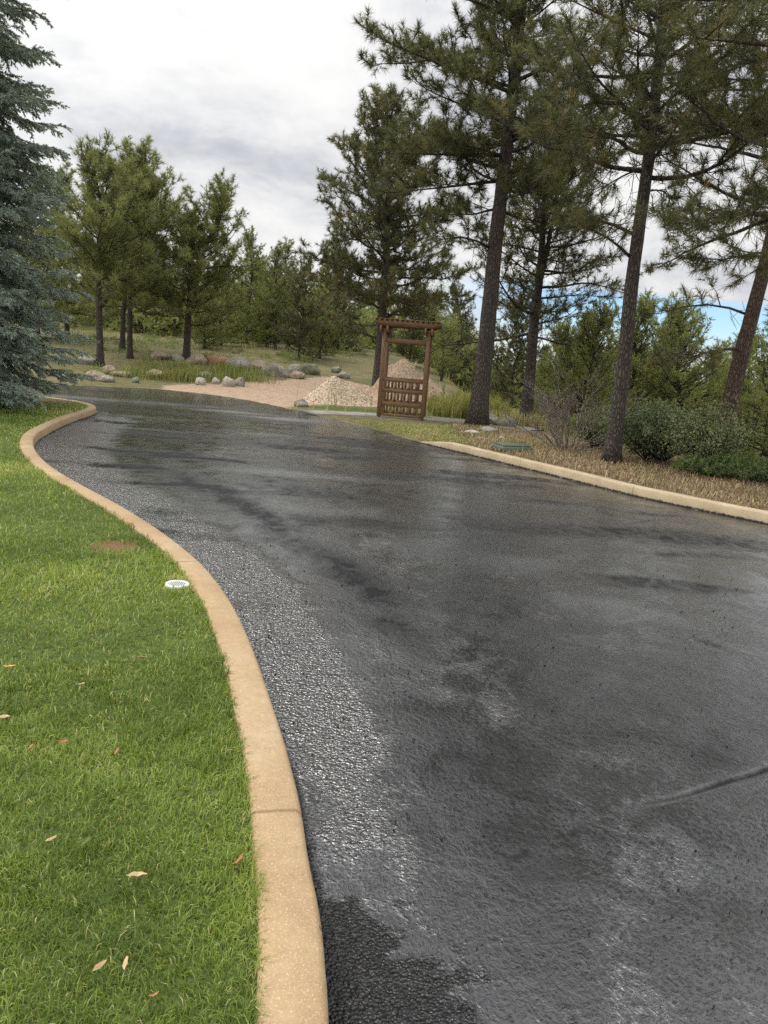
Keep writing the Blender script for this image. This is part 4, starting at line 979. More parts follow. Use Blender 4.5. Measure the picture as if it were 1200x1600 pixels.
PROT = {}
def background(kind, label, px, ybase, depth, scale, rz, group=None, sz=None, tilt=0.0):
    """kind -> prototype data; trees of one kind share their meshes"""
    g = at(px, ybase, depth); loc = (g[0], depth, gz(g[0], depth)-.05)
    if kind not in PROT:
        builder, mats, nm = KINDS[kind]; data = builder()
        PROT[kind] = make_tree(nm, loc, data, mats, label); o = PROT[kind]
    else:
        o = copy_tree(PROT[kind])
    o.location = loc; o.rotation_euler = (tilt, 0, rz); o.scale = (scale, scale, sz or scale)
    tag(o, label, 'tree')
    if group: o['group'] = group
    elif 'group' in o: del o['group']
    return o
KINDS = {
    'pine_a': (lambda: proto_pine(31, 9.0, 3.3, .10, 66), left_mats, 'pine_tree'),
    'pine_b': (lambda: proto_pine(32, 8.0, 3.6, .06, 64), big_mats, 'pine_tree'),
    'young': (lambda: proto_pine(33, 4.5, 2.1, .04, 80, 14, .020, .14, (-5, 55), .34), (M['bark'], M['twig'], M['young']), 'young_pine'),
    'young_b': (lambda: proto_pine(34, 4.5, 1.9, .03, 84, 14, .020, .13, (-8, 50), .34), (M['bark'], M['twig'], M['young']), 'young_pine'),
    'oak': (lambda: leaves_tree(35, 6.0, 2.7, 40, .11, 18, .26), (M['twig'], M['twig'], M['oak']), 'oak_tree'),
    'oak_b': (lambda: leaves_tree(36, 5.5, 2.5, 32, .10, 15, .28), (M['twig'], M['twig'], M['oak']), 'oak_tree'),
}
GB = 'trees closing the view behind the meadow'
BGT = [
    ('pine_b', 'low dark pine with a thick leaning trunk at the back of the grassy bank', 468, 548, 42, .62, .4),
    ('pine_a', 'mid green pine filling the gap right of the fork-topped pine', 385, 540, 50, .72, 1.0),
    ('pine_a', 'pine on the skyline seen through the gap left of the broad dark pine', 445, 540, 55, .70, 2.0),
    ('young', 'rounded pale green young pine on the bank under the left skyline', 345, 545, 46, .95, 0.0),
    ('young_b', 'pale young pine at the foot of the bank behind the grey boulders', 415, 545, 48, .80, 1.0),
    ('pine_a', 'tall pale pine rising behind the tips of the blue spruce', 105, 545, 44, .92, 3.0),
    ('pine_a', 'pine mostly hidden by the lower boughs of the blue spruce', 60, 545, 40, .85, 4.0),
    ('pine_b', 'dark pine low in the gap between the paired trunks and the forked pine', 250, 545, 52, .70, 5.0),
    ('pine_a', 'far pine between the first trunk and the paired trunks', 175, 540, 58, .80, 1.7),
    ('pine_b', 'far dark pine behind the left side of the broad pine', 520, 560, 50, .78, 2.2),
    ('pine_b', 'far dark pine directly behind the arbor roof', 640, 570, 46, .60, .9),
    ('pine_b', 'dark pine behind the gap between arbor and thick trunk', 705, 580, 44, .62, 3.3),
    ('oak', 'yellow green oak top showing between the broad pine and the thick trunk', 735, 580, 55, 1.05, .3),
    ('oak_b', 'bright oak low behind the thick trunk, above the weeds', 690, 590, 40, .62, 1.1),
    ('oak', 'bright yellow green oak behind the foot of the forking pine', 862, 610, 38, .62, 2.0),
    ('pine_b', 'dark pine behind the forking pine, left of the slender trunk', 800, 600, 36, .72, 1.9),
    ('pine_b', 'dark pine whose crown fills the space beside the forking stem', 905, 610, 33, .66, 4.1),
    ('young', 'fresh green young pine left of the slender kerbside trunk', 905, 690, 23, .80, .6),
    ('young_b', 'fresh green young pine directly behind the slender kerbside trunk', 975, 700, 25, 1.0, 2.5),
    ('young', 'fresh green young pine to the right of the slender trunk, above the dark shrub', 1045, 700, 24, .98, 3.6),
    ('oak_b', 'small oak with thin crown against the blue gap in the clouds', 1065, 640, 42, 1.05, .1),
    ('oak', 'oak on the skyline just left of the leaning reddish trunk', 1120, 640, 45, .98, .8),
    ('oak_b', 'oak on the skyline just right of the slender trunk', 1010, 630, 46, 1.02, 2.8),
    ('young_b', 'fresh green young pine behind the leaning trunk at the right edge', 1190, 720, 22, .95, 4.4),
    ('pine_a', 'brownish thin pine between the dark shrub and the leaning trunk', 1105, 700, 27, .45, 1.4),
    ('oak', 'oak beyond the leaning trunk at the right edge', 1230, 650, 40, 1.0, 5.0),
    ('pine_b', 'far dark pine on the skyline left of the slender trunk', 945, 620, 48, .75, .2),
    ('oak_b', 'low oak between the two tallest trunks, behind the weeds', 780, 600, 46, .8, 3.9),
    ('young', 'young pine low on the slope past the path, left of the bare shrub', 850, 650, 31, .62, 5.1),
    ('oak', 'oak behind the young pines, topping them left of the slender trunk', 930, 640, 52, 1.0, 4.7),
    ('pine_a', 'slim pale pine behind the grassy bank between the skyline pine and the leaning low pine', 430, 545, 47, .62, 2.7),
    ('young', 'young pine low behind the mossy boulder', 500, 552, 44, .75, 3.4),
    ('young_b', 'small pale pine behind the fork-topped pine', 318, 545, 43, .85, 5.2),
    ('oak', 'pale oak between the skyline pine and the fork-topped pine', 405, 540, 57, .95, 4.2),
    ('young', 'young pine peeping between the slender trunk and the thin-crowned oak', 1010, 690, 30, 1.05, 1.9),
    ('young_b', 'young pine under the leaning trunk, behind the juniper', 1140, 710, 25, .9, 2.2),
    ('young', 'young pine behind the bare shrub', 870, 680, 26, .78, 4.9),
    ('oak_b', 'broad oak far behind the arbor, over its right beam', 665, 580, 52, .95, .9),
    ('pine_b', 'far dark pine between the arbor and the thick trunk, rear one', 720, 580, 58, .8, 5.3),
    ('oak_b', 'oak far back at the right edge beneath the overhanging boughs', 1175, 640, 52, 1.1, 1.3),
]
for kd, lb, px, yb, dp, s, rz in BGT: background(kd, lb, px, yb, dp, s, rz)

# far woodland that reads as one mass: many crowns well behind, one object
def far_wood():
    R = np.random.default_rng(91); Vs = []; Ts = []; As = []; n0 = 0
    for i in range(420):
        a = math.radians(R.uniform(-48, 50)); d = R.uniform(60, 130) if i > 150 else R.uniform(53, 66)
        x_, y_ = d*math.sin(a), d*math.cos(a); z = gz(x_, y_)-.6; H_ = R.uniform(3.5, 7.5)*(1.0 if x_ < 4 else 1.1) if i > 150 else R.uniform(2.2, 4.0); rr = R.uniform(1.4, 3.4); n = 520
        if R.random() < .55:                                  # rounded broad crowns in irregular lobes
            lob = R.normal(0, 1, (6, 3))*[rr*.5, rr*.5, H_*.18]+[0, 0, H_*.55]; q = R.integers(0, 6, n); v = R.normal(size=(n, 3)); v /= np.linalg.norm(v, axis=1)[:, None]
            c = lob[q]+v*R.uniform(.5, 1.1, n)[:, None]*[rr*.6, rr*.6, H_*.28]; c[:, 2] = np.abs(c[:, 2]); c += [x_, y_, z]
        else:
            f = R.random(n)**.8; th = R.uniform(0, 6.28, n); rad = rr*(1-f**1.6)*np.sqrt(R.random(n))*(.75+.35*np.sin(th*3+i)); c = np.stack([x_+rad*np.cos(th), y_+rad*np.sin(th), z+f*H_*1.1], 1)
        u = R.normal(size=(n, 3)); u /= np.linalg.norm(u, axis=1)[:, None]; v = np.cross(u, R.normal(size=(n, 3))); v /= np.linalg.norm(v, axis=1)[:, None]
        s = R.uniform(.12, .34, n)[:, None]; V = np.stack([c-u*s, c+u*s, c+v*s], 1).reshape(-1, 3)
        Vs.append(V); Ts.append(np.arange(len(V)).reshape(-1, 3)+n0); As.append(np.repeat(np.clip(R.normal(R.uniform(.2, .8), .2, n), 0, .85), 3)); n0 += len(V)
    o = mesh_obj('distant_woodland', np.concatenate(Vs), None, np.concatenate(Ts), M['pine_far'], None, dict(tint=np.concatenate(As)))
    tag(o, 'distant woodland closing the horizon behind all the separate trees', 'woodland', None, 'stuff')
far_wood()

# ---- blue spruce
def spruce():
    R = np.random.default_rng(77); base = np.array([-8.75, 14.6, gz(-8.75, 14.6)]); Ht = 20.0
    tb = MB(); bb = MB(); tb.tube([(0, 0, -.1), (0, 0, 6), (0, 0, 13), (0, 0, Ht)], [.24, .17, .1, .02], 10)
    TC = []; TD = []; TS = []; A = []; B = []
    z = .25; lev = 0
    while z < Ht-1.0:
        rmax = 2.75*(1-(z/Ht)**1.55); nl_ = 10 if z < 9.5 else 6
        for j in range(nl_):
            az = j*2*math.pi/nl_+lev*1.1+R.uniform(-.25, .25); L = rmax*R.uniform(.78, 1.08)
            if z < .8: L *= .85
            e = math.radians(R.uniform(-2, 14)-8*(1-z/Ht))
            n = 9; d = np.array([math.cos(az)*math.cos(e), math.sin(az)*math.cos(e), math.sin(e)])
            P = [np.array([0, 0, z+R.uniform(-.2, .2)])]
            for i in range(n-1):
                f = i/(n-1); dz = -.38*math.sin(f*3.0)+.30*max(0, f-.6)/.4
                dd_ = d+np.array([0, 0, dz])+R.normal(0, .04, 3); dd_ /= np.linalg.norm(dd_); P.append(P[-1]+dd_*L/(n-1))
            P = np.array(P); bb.tube(P, np.linspace(.03, .006, n), 5, cap=False)
            # side shoots, each hung with needle-clad twigs
            m = int(L*(.75)/.15)
            for q in range(m+1):
                f = .22+.78*q/m; g = f*(n-1); i = min(int(g), n-2); p = P[i]*(1-(g-i))+P[i+1]*(g-i); dr = P[i+1]-P[i]; dr /= np.linalg.norm(dr)
                side = np.cross(dr, [0, 0, 1.]); side /= np.linalg.norm(side)
                for sg in ((1, -1) if q < m else (0,)):
                    dd_ = dr*R.uniform(.6, 1.1)+side*sg*R.uniform(.6, 1.0)+np.array([0, 0, R.uniform(-.35, .12)]); l2 = (.75*(1.08-f)+.16)*R.uniform(.6, 1.15)*(.5+.5*min(1, L/2.5))
                    n2 = max(3, int(l2/.12)+1); C2 = curve(p, dd_, l2, n2, -.15, .10, R)
                    A += list(C2[:-1]); B += list(C2[1:])
                    for w_ in range(1, n2):
                        dq = C2[w_]-C2[w_-1]; dq /= np.linalg.norm(dq); TC.append(C2[w_]); TD.append(dq); TS.append(.15)
                        if z > 9.8 and R.random() < .7: continue
                        s2 = np.cross(dq, [0, 0, 1.]); s2 /= np.linalg.norm(s2)+1e-9
                        for s_ in (1, -1, .2, -.2):
                            if R.random() < .85:
                                ee = dq*.8+s2*s_*.8+np.array([0, 0, R.uniform(-.75, .25)]); ee /= np.linalg.norm(ee); l3 = R.uniform(.09, .17)
                                TC.append(C2[w_]+ee*l3); TD.append(ee); TS.append(l3)
        z += .30 if z < 9.5 else .5; lev += 1
    bb.prisms(A, B, .006, .005)
    TC = np.array(TC); TD = np.array(TD); TS = np.array(TS)
    rad = np.hypot(TC[:, 0], TC[:, 1]); new = R.random(len(TC)) < .3
    tint = np.clip(R.normal(.38, .16, len(TC))+.25*new, 0, 1)
    # drop what only faces away behind the frame's left edge: keep full crown but thin the needles there
    V, T, a = needles(TC, TD, TS, 19, .052, .021, (30, 88), tint)
    
    return base, (tb, bb, V, T, a)
sb, sdata = spruce()
make_tree('blue_spruce', sb, sdata, (M['bark'], M['twig'], M['spruce']), 'large blue-grey spruce with drooping boughs at the left edge of the lawn')

# ------------------------------------------------------------------ shrubs and plants
def leaf_shrub(name, loc, rx_, ry_, h_, stems, per, leaf, mat, label, seed, stem_mat=None, conif=False, bare_low=.12):
    R = np.random.default_rng(seed); e = empty(name, loc); sb_ = MB(); C = []; D = []; A = []; B = []
    for i in range(stems):
        az = R.uniform(0, 6.283); q = math.sqrt(R.random()); ex = np.array([math.cos(az)*rx_*q, math.sin(az)*ry_*q, h_*(1-.45*q*q)*R.uniform(.7, 1.05)])
        p0 = np.array([ex[0]*.12, ex[1]*.12, -.03]); mid_ = p0*.5+ex*.5+np.array([0, 0, h_*.08])+R.normal(0, .04, 3)
        P = spline([p0, mid_, ex], 7); sb_.tube(P, np.linspace(.010, .004, 7), 4, cap=False)
        for k in range(2, 7):
            for _ in range(4):
                d = R.normal(0, 1, 3)+np.array([0, 0, .5]); d /= np.linalg.norm(d); l = R.uniform(.05, .22)*min(1, h_); A.append(P[k]); B.append(P[k]+d*l); C.append(P[k]+d*l); D.append(d)
    sb_.prisms(A, B, .004, .002); C = np.array(C); D = np.array(D); C = C[C[:, 2] > bare_low*h_]; D = D[:len(C)]
    n = len(C); tin = np.clip(R.normal(.45, .22, n), 0, 1)
    sb_.build('stems', stem_mat or M['twig'], e)
    if conif:
        V, T, a = needles(C, D, np.full(n, .08), per, leaf, .008, (20, 80), tin); mesh_obj('foliage', V, None, T, mat, e, dict(tint=a))
    else:
        c = np.repeat(C, per, 0)+R.normal(0, .06*min(1, h_), (n*per, 3)); N_ = len(c); u = R.normal(size=(N_, 3)); u /= np.linalg.norm(u, axis=1)[:, None]; v = np.cross(u, R.normal(size=(N_, 3))); v /= np.linalg.norm(v, axis=1)[:, None]
        s = (leaf*R.uniform(.6, 1.3, N_))[:, None]; V = np.stack([c-u*s*.5, c+v*s*.3, c+u*s*.5, c-v*s*.3], 1).reshape(-1, 3); o = np.arange(N_)[:, None]*4
        mesh_obj('foliage', V, None, np.vstack([o+[[0, 1, 2]], o+[[0, 2, 3]]]), mat, e, dict(tint=np.repeat(np.clip(np.repeat(tin, per)+R.normal(0, .1, N_), 0, 1), 4)))
    return tag(e, label, 'shrub')
g = ground(1022, 722); leaf_shrub('evergreen_shrub', g, .95, .7, 1.05, 90, 10, .042, M['shrub_dark'], 'dense rounded dark evergreen shrub right of the slender pine trunk', 201)
g = ground(1102, 742); leaf_shrub('leafy_shrub', g, .75, .6, 1.15, 60, 7, .04, M['shrub_pale'], 'loose pale green leafy shrub between the dark shrub and the leaning trunk', 202)
g = ground(1160, 752); leaf_shrub('creeping_juniper', g, 1.1, .6, .42, 110, 12, .05, M['juniper'], 'low spreading green juniper behind the kerb at the right edge', 203, conif=True)
g = ground(1066, 736); leaf_shrub('groundcover_plant', g, .17, .15, .16, 40, 8, .03, M['lime'], 'small lime green mound of plant between two shrubs by the kerb', 204)
g = ground(930, 700); leaf_shrub('leafy_shrub', g, .6, .5, .8, 45, 8, .045, M['weed'], 'light yellow green bush just left of the slender trunk, behind the bare shrub', 206)
g = ground(1075, 700); leaf_shrub('leafy_shrub', g, .8, .6, 1.2, 60, 8, .045, M['weed'], 'bright yellow green bush rising behind the dark evergreen shrub', 207)
g = ground(1185, 715); leaf_shrub('leafy_shrub', g, .9, .6, 1.3, 60, 8, .045, M['shrub_pale'], 'pale leafy shrub behind the juniper at the right edge', 208)
g = ground(850, 652); leaf_shrub('leafy_shrub', g, .7, .5, .9, 50, 8, .045, M['weed'], 'yellow green bush on the slope behind the foot of the forking pine', 205)

def bare_shrub(loc, label):
    R = np.random.default_rng(301); e = empty('bare_shrub', loc); st = MB(); tw = MB()
    def grow(p, d, L, r, lev):
        n = 6; P = curve(p, d, L, n, .25, .11, R); (st if lev == 0 else tw).tube(P, np.linspace(r, r*.5, n), 5 if lev == 0 else 3, cap=False)
        if lev < 3:
            for q in range(2, n):
                for _ in range(1 if lev != 1 else 2):
                    dd_ = (P[q]-P[q-1]); dd_ /= np.linalg.norm(dd_); dd_ = dd_+R.normal(0, .45, 3); dd_[2] = dd_[2]*.7+.12; grow(P[q], dd_, L*R.uniform(.3, .55), r*.5, lev+1)
    for i in range(30):
        az = R.uniform(0, 6.28); el = R.uniform(.5, 1.35); grow((math.cos(az)*.15, math.sin(az)*.12, -.03), np.array([math.cos(az)*math.cos(el)*1.2, math.sin(az)*math.cos(el), math.sin(el)]), R.uniform(.75, 1.15), .012, 0)
    st.build('stems', M['grey_twig'], e); tw.build('twigs', M['grey_twig'], e); return tag(e, label, 'shrub')
bare_shrub(ground(885, 704), 'leafless grey brown twiggy shrub left of the slender kerbside pine')

def stalk(loc, h_, label, seed):
    R = np.random.default_rng(seed); e = empty('tall_weed', loc); s_ = MB(); s_.tube([(0, 0, -.02), (.02, 0, h_*.5), (.03, .02, h_)], [.014, .01, .005], 5); s_.build('stem', M['weed'], e)
    n = 70; z = np.sort(R.uniform(.02, 1, n))*h_; az = R.uniform(0, 6.28, n); L = (.22*(1-z/h_)+.05); c = np.stack([0*z, 0*z, z], 1); d = np.stack([np.cos(az), np.sin(az), np.full(n, .5)], 1)*L[:, None]
    s2 = np.stack([-np.sin(az), np.cos(az), 0*az], 1)*(L*.2)[:, None]; V = np.stack([c, c+d*.5-s2, c+d, c+d*.5+s2], 1).reshape(-1, 3); o = np.arange(n)[:, None]*4
    mesh_obj('leaves', V, None, np.vstack([o+[[0, 1, 2]], o+[[0, 2, 3]]]), M['weed'], e, dict(tint=np.repeat(R.random(n), 4))); return tag(e, label, 'weed')
stalk(ground(690, 640), .95, 'tall leafy weed spike standing just right of the arbor', 1)
stalk(ground(716, 632), .7, 'shorter leafy weed midway between arbor and thick pine trunk', 2)
stalk(ground(800, 634), 1.1, 'tall pale weed spike seen between the two big trunks', 3)
stalk(ground(488, 565), .9, 'weed spike on the grassy bank above the mossy boulder', 4)

# ------------------------------------------------------------------ boulders
import bmesh
def rock_mesh(seed, sx, sy, sz, sub=3, rough=.22):
    bm = bmesh.new(); bmesh.ops.create_icosphere(bm, subdivisions=sub, radius=1.0); R = np.random.default_rng(seed)
    pl = [(v/np.linalg.norm(v), R.uniform(.62, .95)) for v in R.normal(size=(11, 3))]; ofs = R.uniform(0, 50, 3)
    from mathutils import noise
    for v in bm.verts:
        c = np.array(v.co)
        for nrm, d in pl:
            t_ = c@nrm
            if t_ > d: c = c-nrm*(t_-d)*.85
        n = noise.noise(Vector(c*1.7+ofs))*rough+noise.noise(Vector(c*5+ofs))*rough*.3; c = c*(1+n); v.co = (c[0]*sx, c[1]*sy, c[2]*sz)
    V = np.array([v.co for v in bm.verts]); T = np.array([[q.index for q in f.verts] for f in bm.faces]); bm.free(); return V, T
def boulder(px, py, wpx, hpx, mat, label, seed, name='boulder', cat='boulder', group=None, emb=.35, dpt=.8):
    g = ground(px, py+hpx*.5); s = g[1]/F; sx = wpx*s/2*1.2; sz = hpx*s/2*1.5
    V, T = rock_mesh(seed, sx, sx*dpt, sz, 3 if wpx > 12 else 2)
    o = mesh_obj(name, V, None, T, M[mat], None, None, False); o.location = (g[0], g[1]+sx*dpt*.3, g[2]+sz*(1-emb)*.75); o.rotation_euler = (0, 0, (seed*1.7) % .6-.3)
    me = o.data; me.polygons.foreach_set('use_smooth', np.ones(len(me.polygons), bool)); me.update()
    return tag(o, label, cat, group)
BG = 'boulders edging the foot of the hillside'
for i, (px, py, wp, hp, mt, lb) in enumerate([
    (134, 563, 34, 12, 'rock_grey', 'flat grey boulder beside the base of the leftmost pine trunk'),
    (100, 590, 14, 12, 'rock_pale', 'small pale rock half hidden by the spruce tips'),
    (148, 588, 30, 14, 'rock', 'tan boulder at the road end in front of the leftmost pine'),
    (170, 578, 20, 12, 'rock', 'rounded tan boulder just right of the leftmost pine base'),
    (168, 592, 24, 10, 'rock_grey', 'low grey boulder in front of the rounded tan one'),
    (190, 584, 30, 8, 'rock', 'long flat tan slab lying below the paired trunks'),
    (212, 594, 12, 9, 'rock_moss', 'small mossy stone at the grass edge below the paired trunks'),
    (244, 585, 32, 12, 'rock', 'brown boulder peeping through the tall grass below the paired trunks'),
    (252, 556, 30, 12, 'rock', 'tan boulder on the slope just left of the forked pine base'),
    (276, 559, 20, 9, 'rock_pale', 'pale slab touching the left side of the forked pine base'),
    (305, 562, 32, 14, 'rock', 'ochre boulder between the forked pine and the red boulder'),
    (338, 563, 40, 15, 'rock_red', 'orange red sandstone boulder at the top of the rock line'),
    (370, 570, 36, 20, 'rock_grey', 'large grey brown boulder immediately right of the red one'),
    (403, 573, 30, 16, 'rock', 'tan boulder in the middle of the upper rock line'),
    (431, 579, 38, 18, 'rock_grey', 'broad low greyish boulder near the right end of the rock line'),
    (459, 575, 18, 12, 'rock_pale', 'small rounded pale boulder atop the right end of the rock line'),
    (484, 577, 30, 16, 'rock_moss', 'grey green mossy boulder nearest the gravel pile'),
    (463, 586, 22, 10, 'rock', 'low tan stone in front of the small rounded pale boulder'),
    (525, 578, 14, 9, 'rock_moss', 'small mossy stone behind the top of the gravel pile'),
    (537, 586, 18, 10, 'rock_grey', 'grey stone behind the right shoulder of the gravel pile'),
    (318, 586, 22, 12, 'rock_moss', 'square mossy block in the lower group by the dirt'),
    (312, 596, 14, 11, 'rock_pale', 'small whitish rock at the left of the lower group by the dirt'),
    (336, 595, 12, 10, 'rock_pale', 'small cream rock in the middle of the lower group by the dirt'),
    (357, 597, 18, 14, 'rock_pale', 'whitish angular boulder at the right of the lower group by the dirt'),
    (374, 597, 15, 13, 'rock_grey', 'grey rounded boulder ending the lower group by the dirt'),
    ]): boulder(px, py, wp, hp, mt, lb, 400+i, group=BG)
boulder(470, 630, 19, 11, 'rock_grey', 'single grey stone on the turf beside the road where the path begins', 430, 'stone', 'stone')
boulder(738, 676, 20, 7, 'rock_pale', 'flat pale stone at the foot of the thick pine trunk', 431, 'stone', 'stone')
boulder(763, 672, 26, 9, 'rock_grey', 'flat grey flagstone just right of the thick pine trunk', 432, 'stone', 'stone')
boulder(784, 685, 10, 7, 'rock_pale', 'small white stone beside the green valve box', 433, 'stone', 'stone')
boulder(752, 685, 16, 5, 'rock', 'thin tan slab in front of the flat grey flagstone', 434, 'stone', 'stone')
boulder(768, 656, 26, 14, 'rock_grey', 'dark boulder beyond the path right of the thick trunk', 435)
boulder(790, 660, 32, 13, 'rock_moss', 'dark brown boulder beyond the path, left of the forking pine', 436)
boulder(955, 706, 8, 5, 'rock_pale', 'tiny white stone against the slender trunk base', 437, 'stone', 'stone')

# ------------------------------------------------------------------ gravel and dirt piles
def pile(name, px, pbase, wpx, hpx, mat, label, seed, peaks, cat, rough=.04, dy=1.1, chunks=0, gcol=None, depth=None, lump=(.02, .045)):
    g = ground(px, pbase)
    if depth: gg = at(px, pbase, depth); g = np.array([gg[0], depth, gz(gg[0], depth)])
    s = g[1]/F; W_ = wpx*s; Hh = hpx*s; n = 90
    u = np.linspace(-.62, .62, n); UX, UY = np.meshgrid(u, u); zz = np.zeros_like(UX)
    for (cx_, cy_, h_, rr_) in peaks:
        rr2 = np.sqrt((UX-cx_)**2+(UY-cy_)**2+.0022)*(1+.18*(fbm(UX*6+seed, UY*6, seed+3)-.47)); cone = h_*(.45*np.clip(1.06-rr2/rr_, 0, 1)+.55*np.exp(-(rr2/rr_*1.75)**2)*(rr2 < rr_*1.5)); zz = np.where(zz > cone, zz, cone)
    k = .06; zz = zz+rough*(fbm(UX*14+seed, UY*14, seed)-.45)*(zz > .01); zz = Hh*zz-.03-.1*(zz < .012)
    V = np.stack([UX*W_, UY*W_*dy, zz], -1).reshape(-1, 3); off = W_*.35
    V[:, 2] += np.array(terrain(V[:, 0]+g[0], V[:, 1]+g[1]+off)[0])-g[2]
    i = np.arange(n*n).reshape(n, n); Q = np.stack([i[:-1, :-1], i[:-1, 1:], i[1:, 1:], i[1:, :-1]], -1).reshape(-1, 4)
    mb = MB(); mb.add(V, Q)
    if chunks:     # loose lumps that break the outline belong to the heap
        R = np.random.default_rng(seed); sel = R.choice(np.where(zz.ravel() > .02)[0], chunks)
        for q in sel:
            a, b_ = rock_mesh(int(q) % 7+900, *(R.uniform(lump[0], lump[1], 3)), sub=1); mb.add(a+V[q]+[0, 0, .01], None, b_)
    o = mb.build(name, M[mat], None, False); o.location = (g[0], g[1]+off, g[2]); return tag(o, label, cat)
pile('gravel_pile', 529, 633, 130, 42, 'gravel', 'pile of pinkish crushed gravel heaped on the bare dirt left of the arbor', 5, [(-.10, 0, 1.08, .42), (-.25, -.02, .55, .3), (.05, .02, .85, .42), (.2, .03, .58, .36), (.32, .03, .35, .26)], 'gravel pile', .03, .9, 500, lump=(.012, .03))
pile('dirt_pile', 642, 640, 176, 74, 'dirt', 'tall mound of reddish earth seen through the wooden arbor', 8, [(-.09, 0, 1.0, .36), (-.2, 0, .9, .26), (.1, .0, .62, .40), (.3, .02, .3, .32), (-.35, 0, .35, .25)], 'dirt pile', .05, .8, 120, depth=27.5)

# ------------------------------------------------------------------ arbor
def arbor():
    fl = np.array([-.27, 20.75]); fr = np.array([.93, 20.45]); bl = np.array([-.36, 21.65]); br = np.array([.80, 21.75])
    c = (fl+fr+bl+br)/4; ang = math.atan2((fr-fl)[1]+(br-bl)[1], (fr-fl)[0]+(br-bl)[0]); z0 = min(gz(*fl), gz(*fr), gz(*bl), gz(*br))
    e = empty('garden_arbor', (c[0], c[1], z0), ang); tag(e, 'brown wooden garden arbor with slatted side panels over the concrete path', 'arbor')
    wx, wy, H_ = 1.16/2, 1.1/2, 2.32; p = .10; W_ = M['wood']
    for sx in (-1, 1):
        for sy in (-1, 1):
            b_ = MB(); b_.box((sx*wx, sy*wy, H_/2-.1), (p, p, H_+.2), bev=.008); b_.build('post', W_, e)
    for sx in (-1, 1):                                      # paired beams across the depth
        b_ = MB()
        b_.box((sx*(wx+.085), 0, H_-.02), (.045, 1.62, .16), bev=.006); b_.build('beam', M['wood_y'], e)
        b_ = MB(); b_.box((sx*(wx-.085), 0, H_-.02), (.045, 1.62, .16), bev=.006); b_.build('beam', M['wood_y'], e)
    for y_ in np.linspace(-.66, .66, 7):                    # rafters with curved tails
        b_ = MB(); L = 1.74; xs_ = np.linspace(-L/2, L/2, 21); tail = np.clip((np.abs(xs_)-(L/2-.26))/.26, 0, 1)
        lo = H_+.062+.06*tail; hi = np.full(21, H_+.225); th = .05
        V = []
        for a, l_, h_ in zip(xs_, lo, hi): V += [(a, y_-th/2, l_), (a, y_+th/2, l_), (a, y_+th/2, h_), (a, y_-th/2, h_)]
        i = np.arange(20)[:, None]*4; j = np.arange(4)[None]; Q = np.stack([i+j, i+(j+1) % 4, i+4+(j+1) % 4, i+4+j], -1).reshape(-1, 4); Q = np.vstack([Q, [(3, 2, 1, 0), (80, 81, 82, 83)]])
        b_.add(V, Q); b_.build('rafter', M['wood_x'], e)
    for x_ in np.linspace(-.8, .8, 13):                      # light slats on top
        b_ = MB(); b_.box((x_, 0, H_+.237), (.10, 1.50, .020), bev=0); b_.build('roof_slat', M['wood_y'], e)
    for sy in (-1, 1):                                      # slatted side panels between the posts
        P_ = empty('side_panel', (0, 0, 0)); P_.parent = e
        for z_, hh in ((1.0, .09), (.72, .10), (.37, .12), (.08, .07)):
            b_ = MB(); b_.box((0, sy*wy, z_), (wx*2-p+.004, .05, hh), bev=.005); b_.build('rail', M['wood_x'], P_)
        xs_ = np.linspace(-.37, .37, 5)
        for x_ in xs_:
            for zb, hb in ((.8625, .183), (.55, .238), (.2125, .193)):
                b_ = MB(); b_.box((x_, sy*wy, zb), (.06, .03, hb)); b_.build('baluster', W_, P_)
    for sy in (-1, 1):
        b_ = MB(); b_.box((0, sy*wy, H_-.30), (wx*2-p+.004, .045, .11), bev=.006); b_.build('crossbar', M['wood_x'], e)
arbor()

# ------------------------------------------------------------------ small things
def drain():
    g = onz(277, 913, .125); e = empty('drain_cover', (g[0], g[1], gz(g[0], g[1])-.004)); tag(e, 'round white drain cover set in the lawn beside the kerb', 'drain cover')
    b_ = MB(); n = 40; th = np.arange(n)*2*math.pi/n; V = []
    for r_, z_ in ((.074, -.03), (.076, .012), (.072, .018), (.056, .018), (.053, .008), (.053, -.02)): V += [(r_*math.cos(a), r_*math.sin(a), z_) for a in th]
    i = np.arange(5)[:, None]*n; j = np.arange(n)[None]; j2 = (j+1) % n; b_.add(V, np.stack([i+j, i+j2, i+n+j2, i+n+j], -1).reshape(-1, 4)); b_.build('rim', M['white'], e, True)
    b_ = MB()
    for k in range(-4, 5):
        a = k*.0115; l = 2*math.sqrt(max(.0001, .053**2-a*a)); b_.box((a, 0, .010), (.005, l, .006))
    b_.build('grille', M['white'], e)
    b_ = MB(); b_.add([(0, 0, -.004)]+[(.053*math.cos(a), .053*math.sin(a), -.004) for a in th], None, [(0, k+1, (k+1) % n+1) for k in range(n)]); b_.build('well', M['grille'], e)
drain()
def valve_box():
    g = ground(800, 704); e = empty('valve_box', (g[0], g[1], g[2]), .35); tag(e, 'flat green rectangular valve box lid in the mulch bed behind the kerb', 'utility box')
    b_ = MB(); b_.box((0, 0, .02), (.62, .42, .14), bev=.015); b_.build('body', M['green_lid'], e)
    b_ = MB(); b_.box((0, 0, .105), (.56, .36, .03), bev=.01); b_.build('lid', M['green_lid'], e)
valve_box()
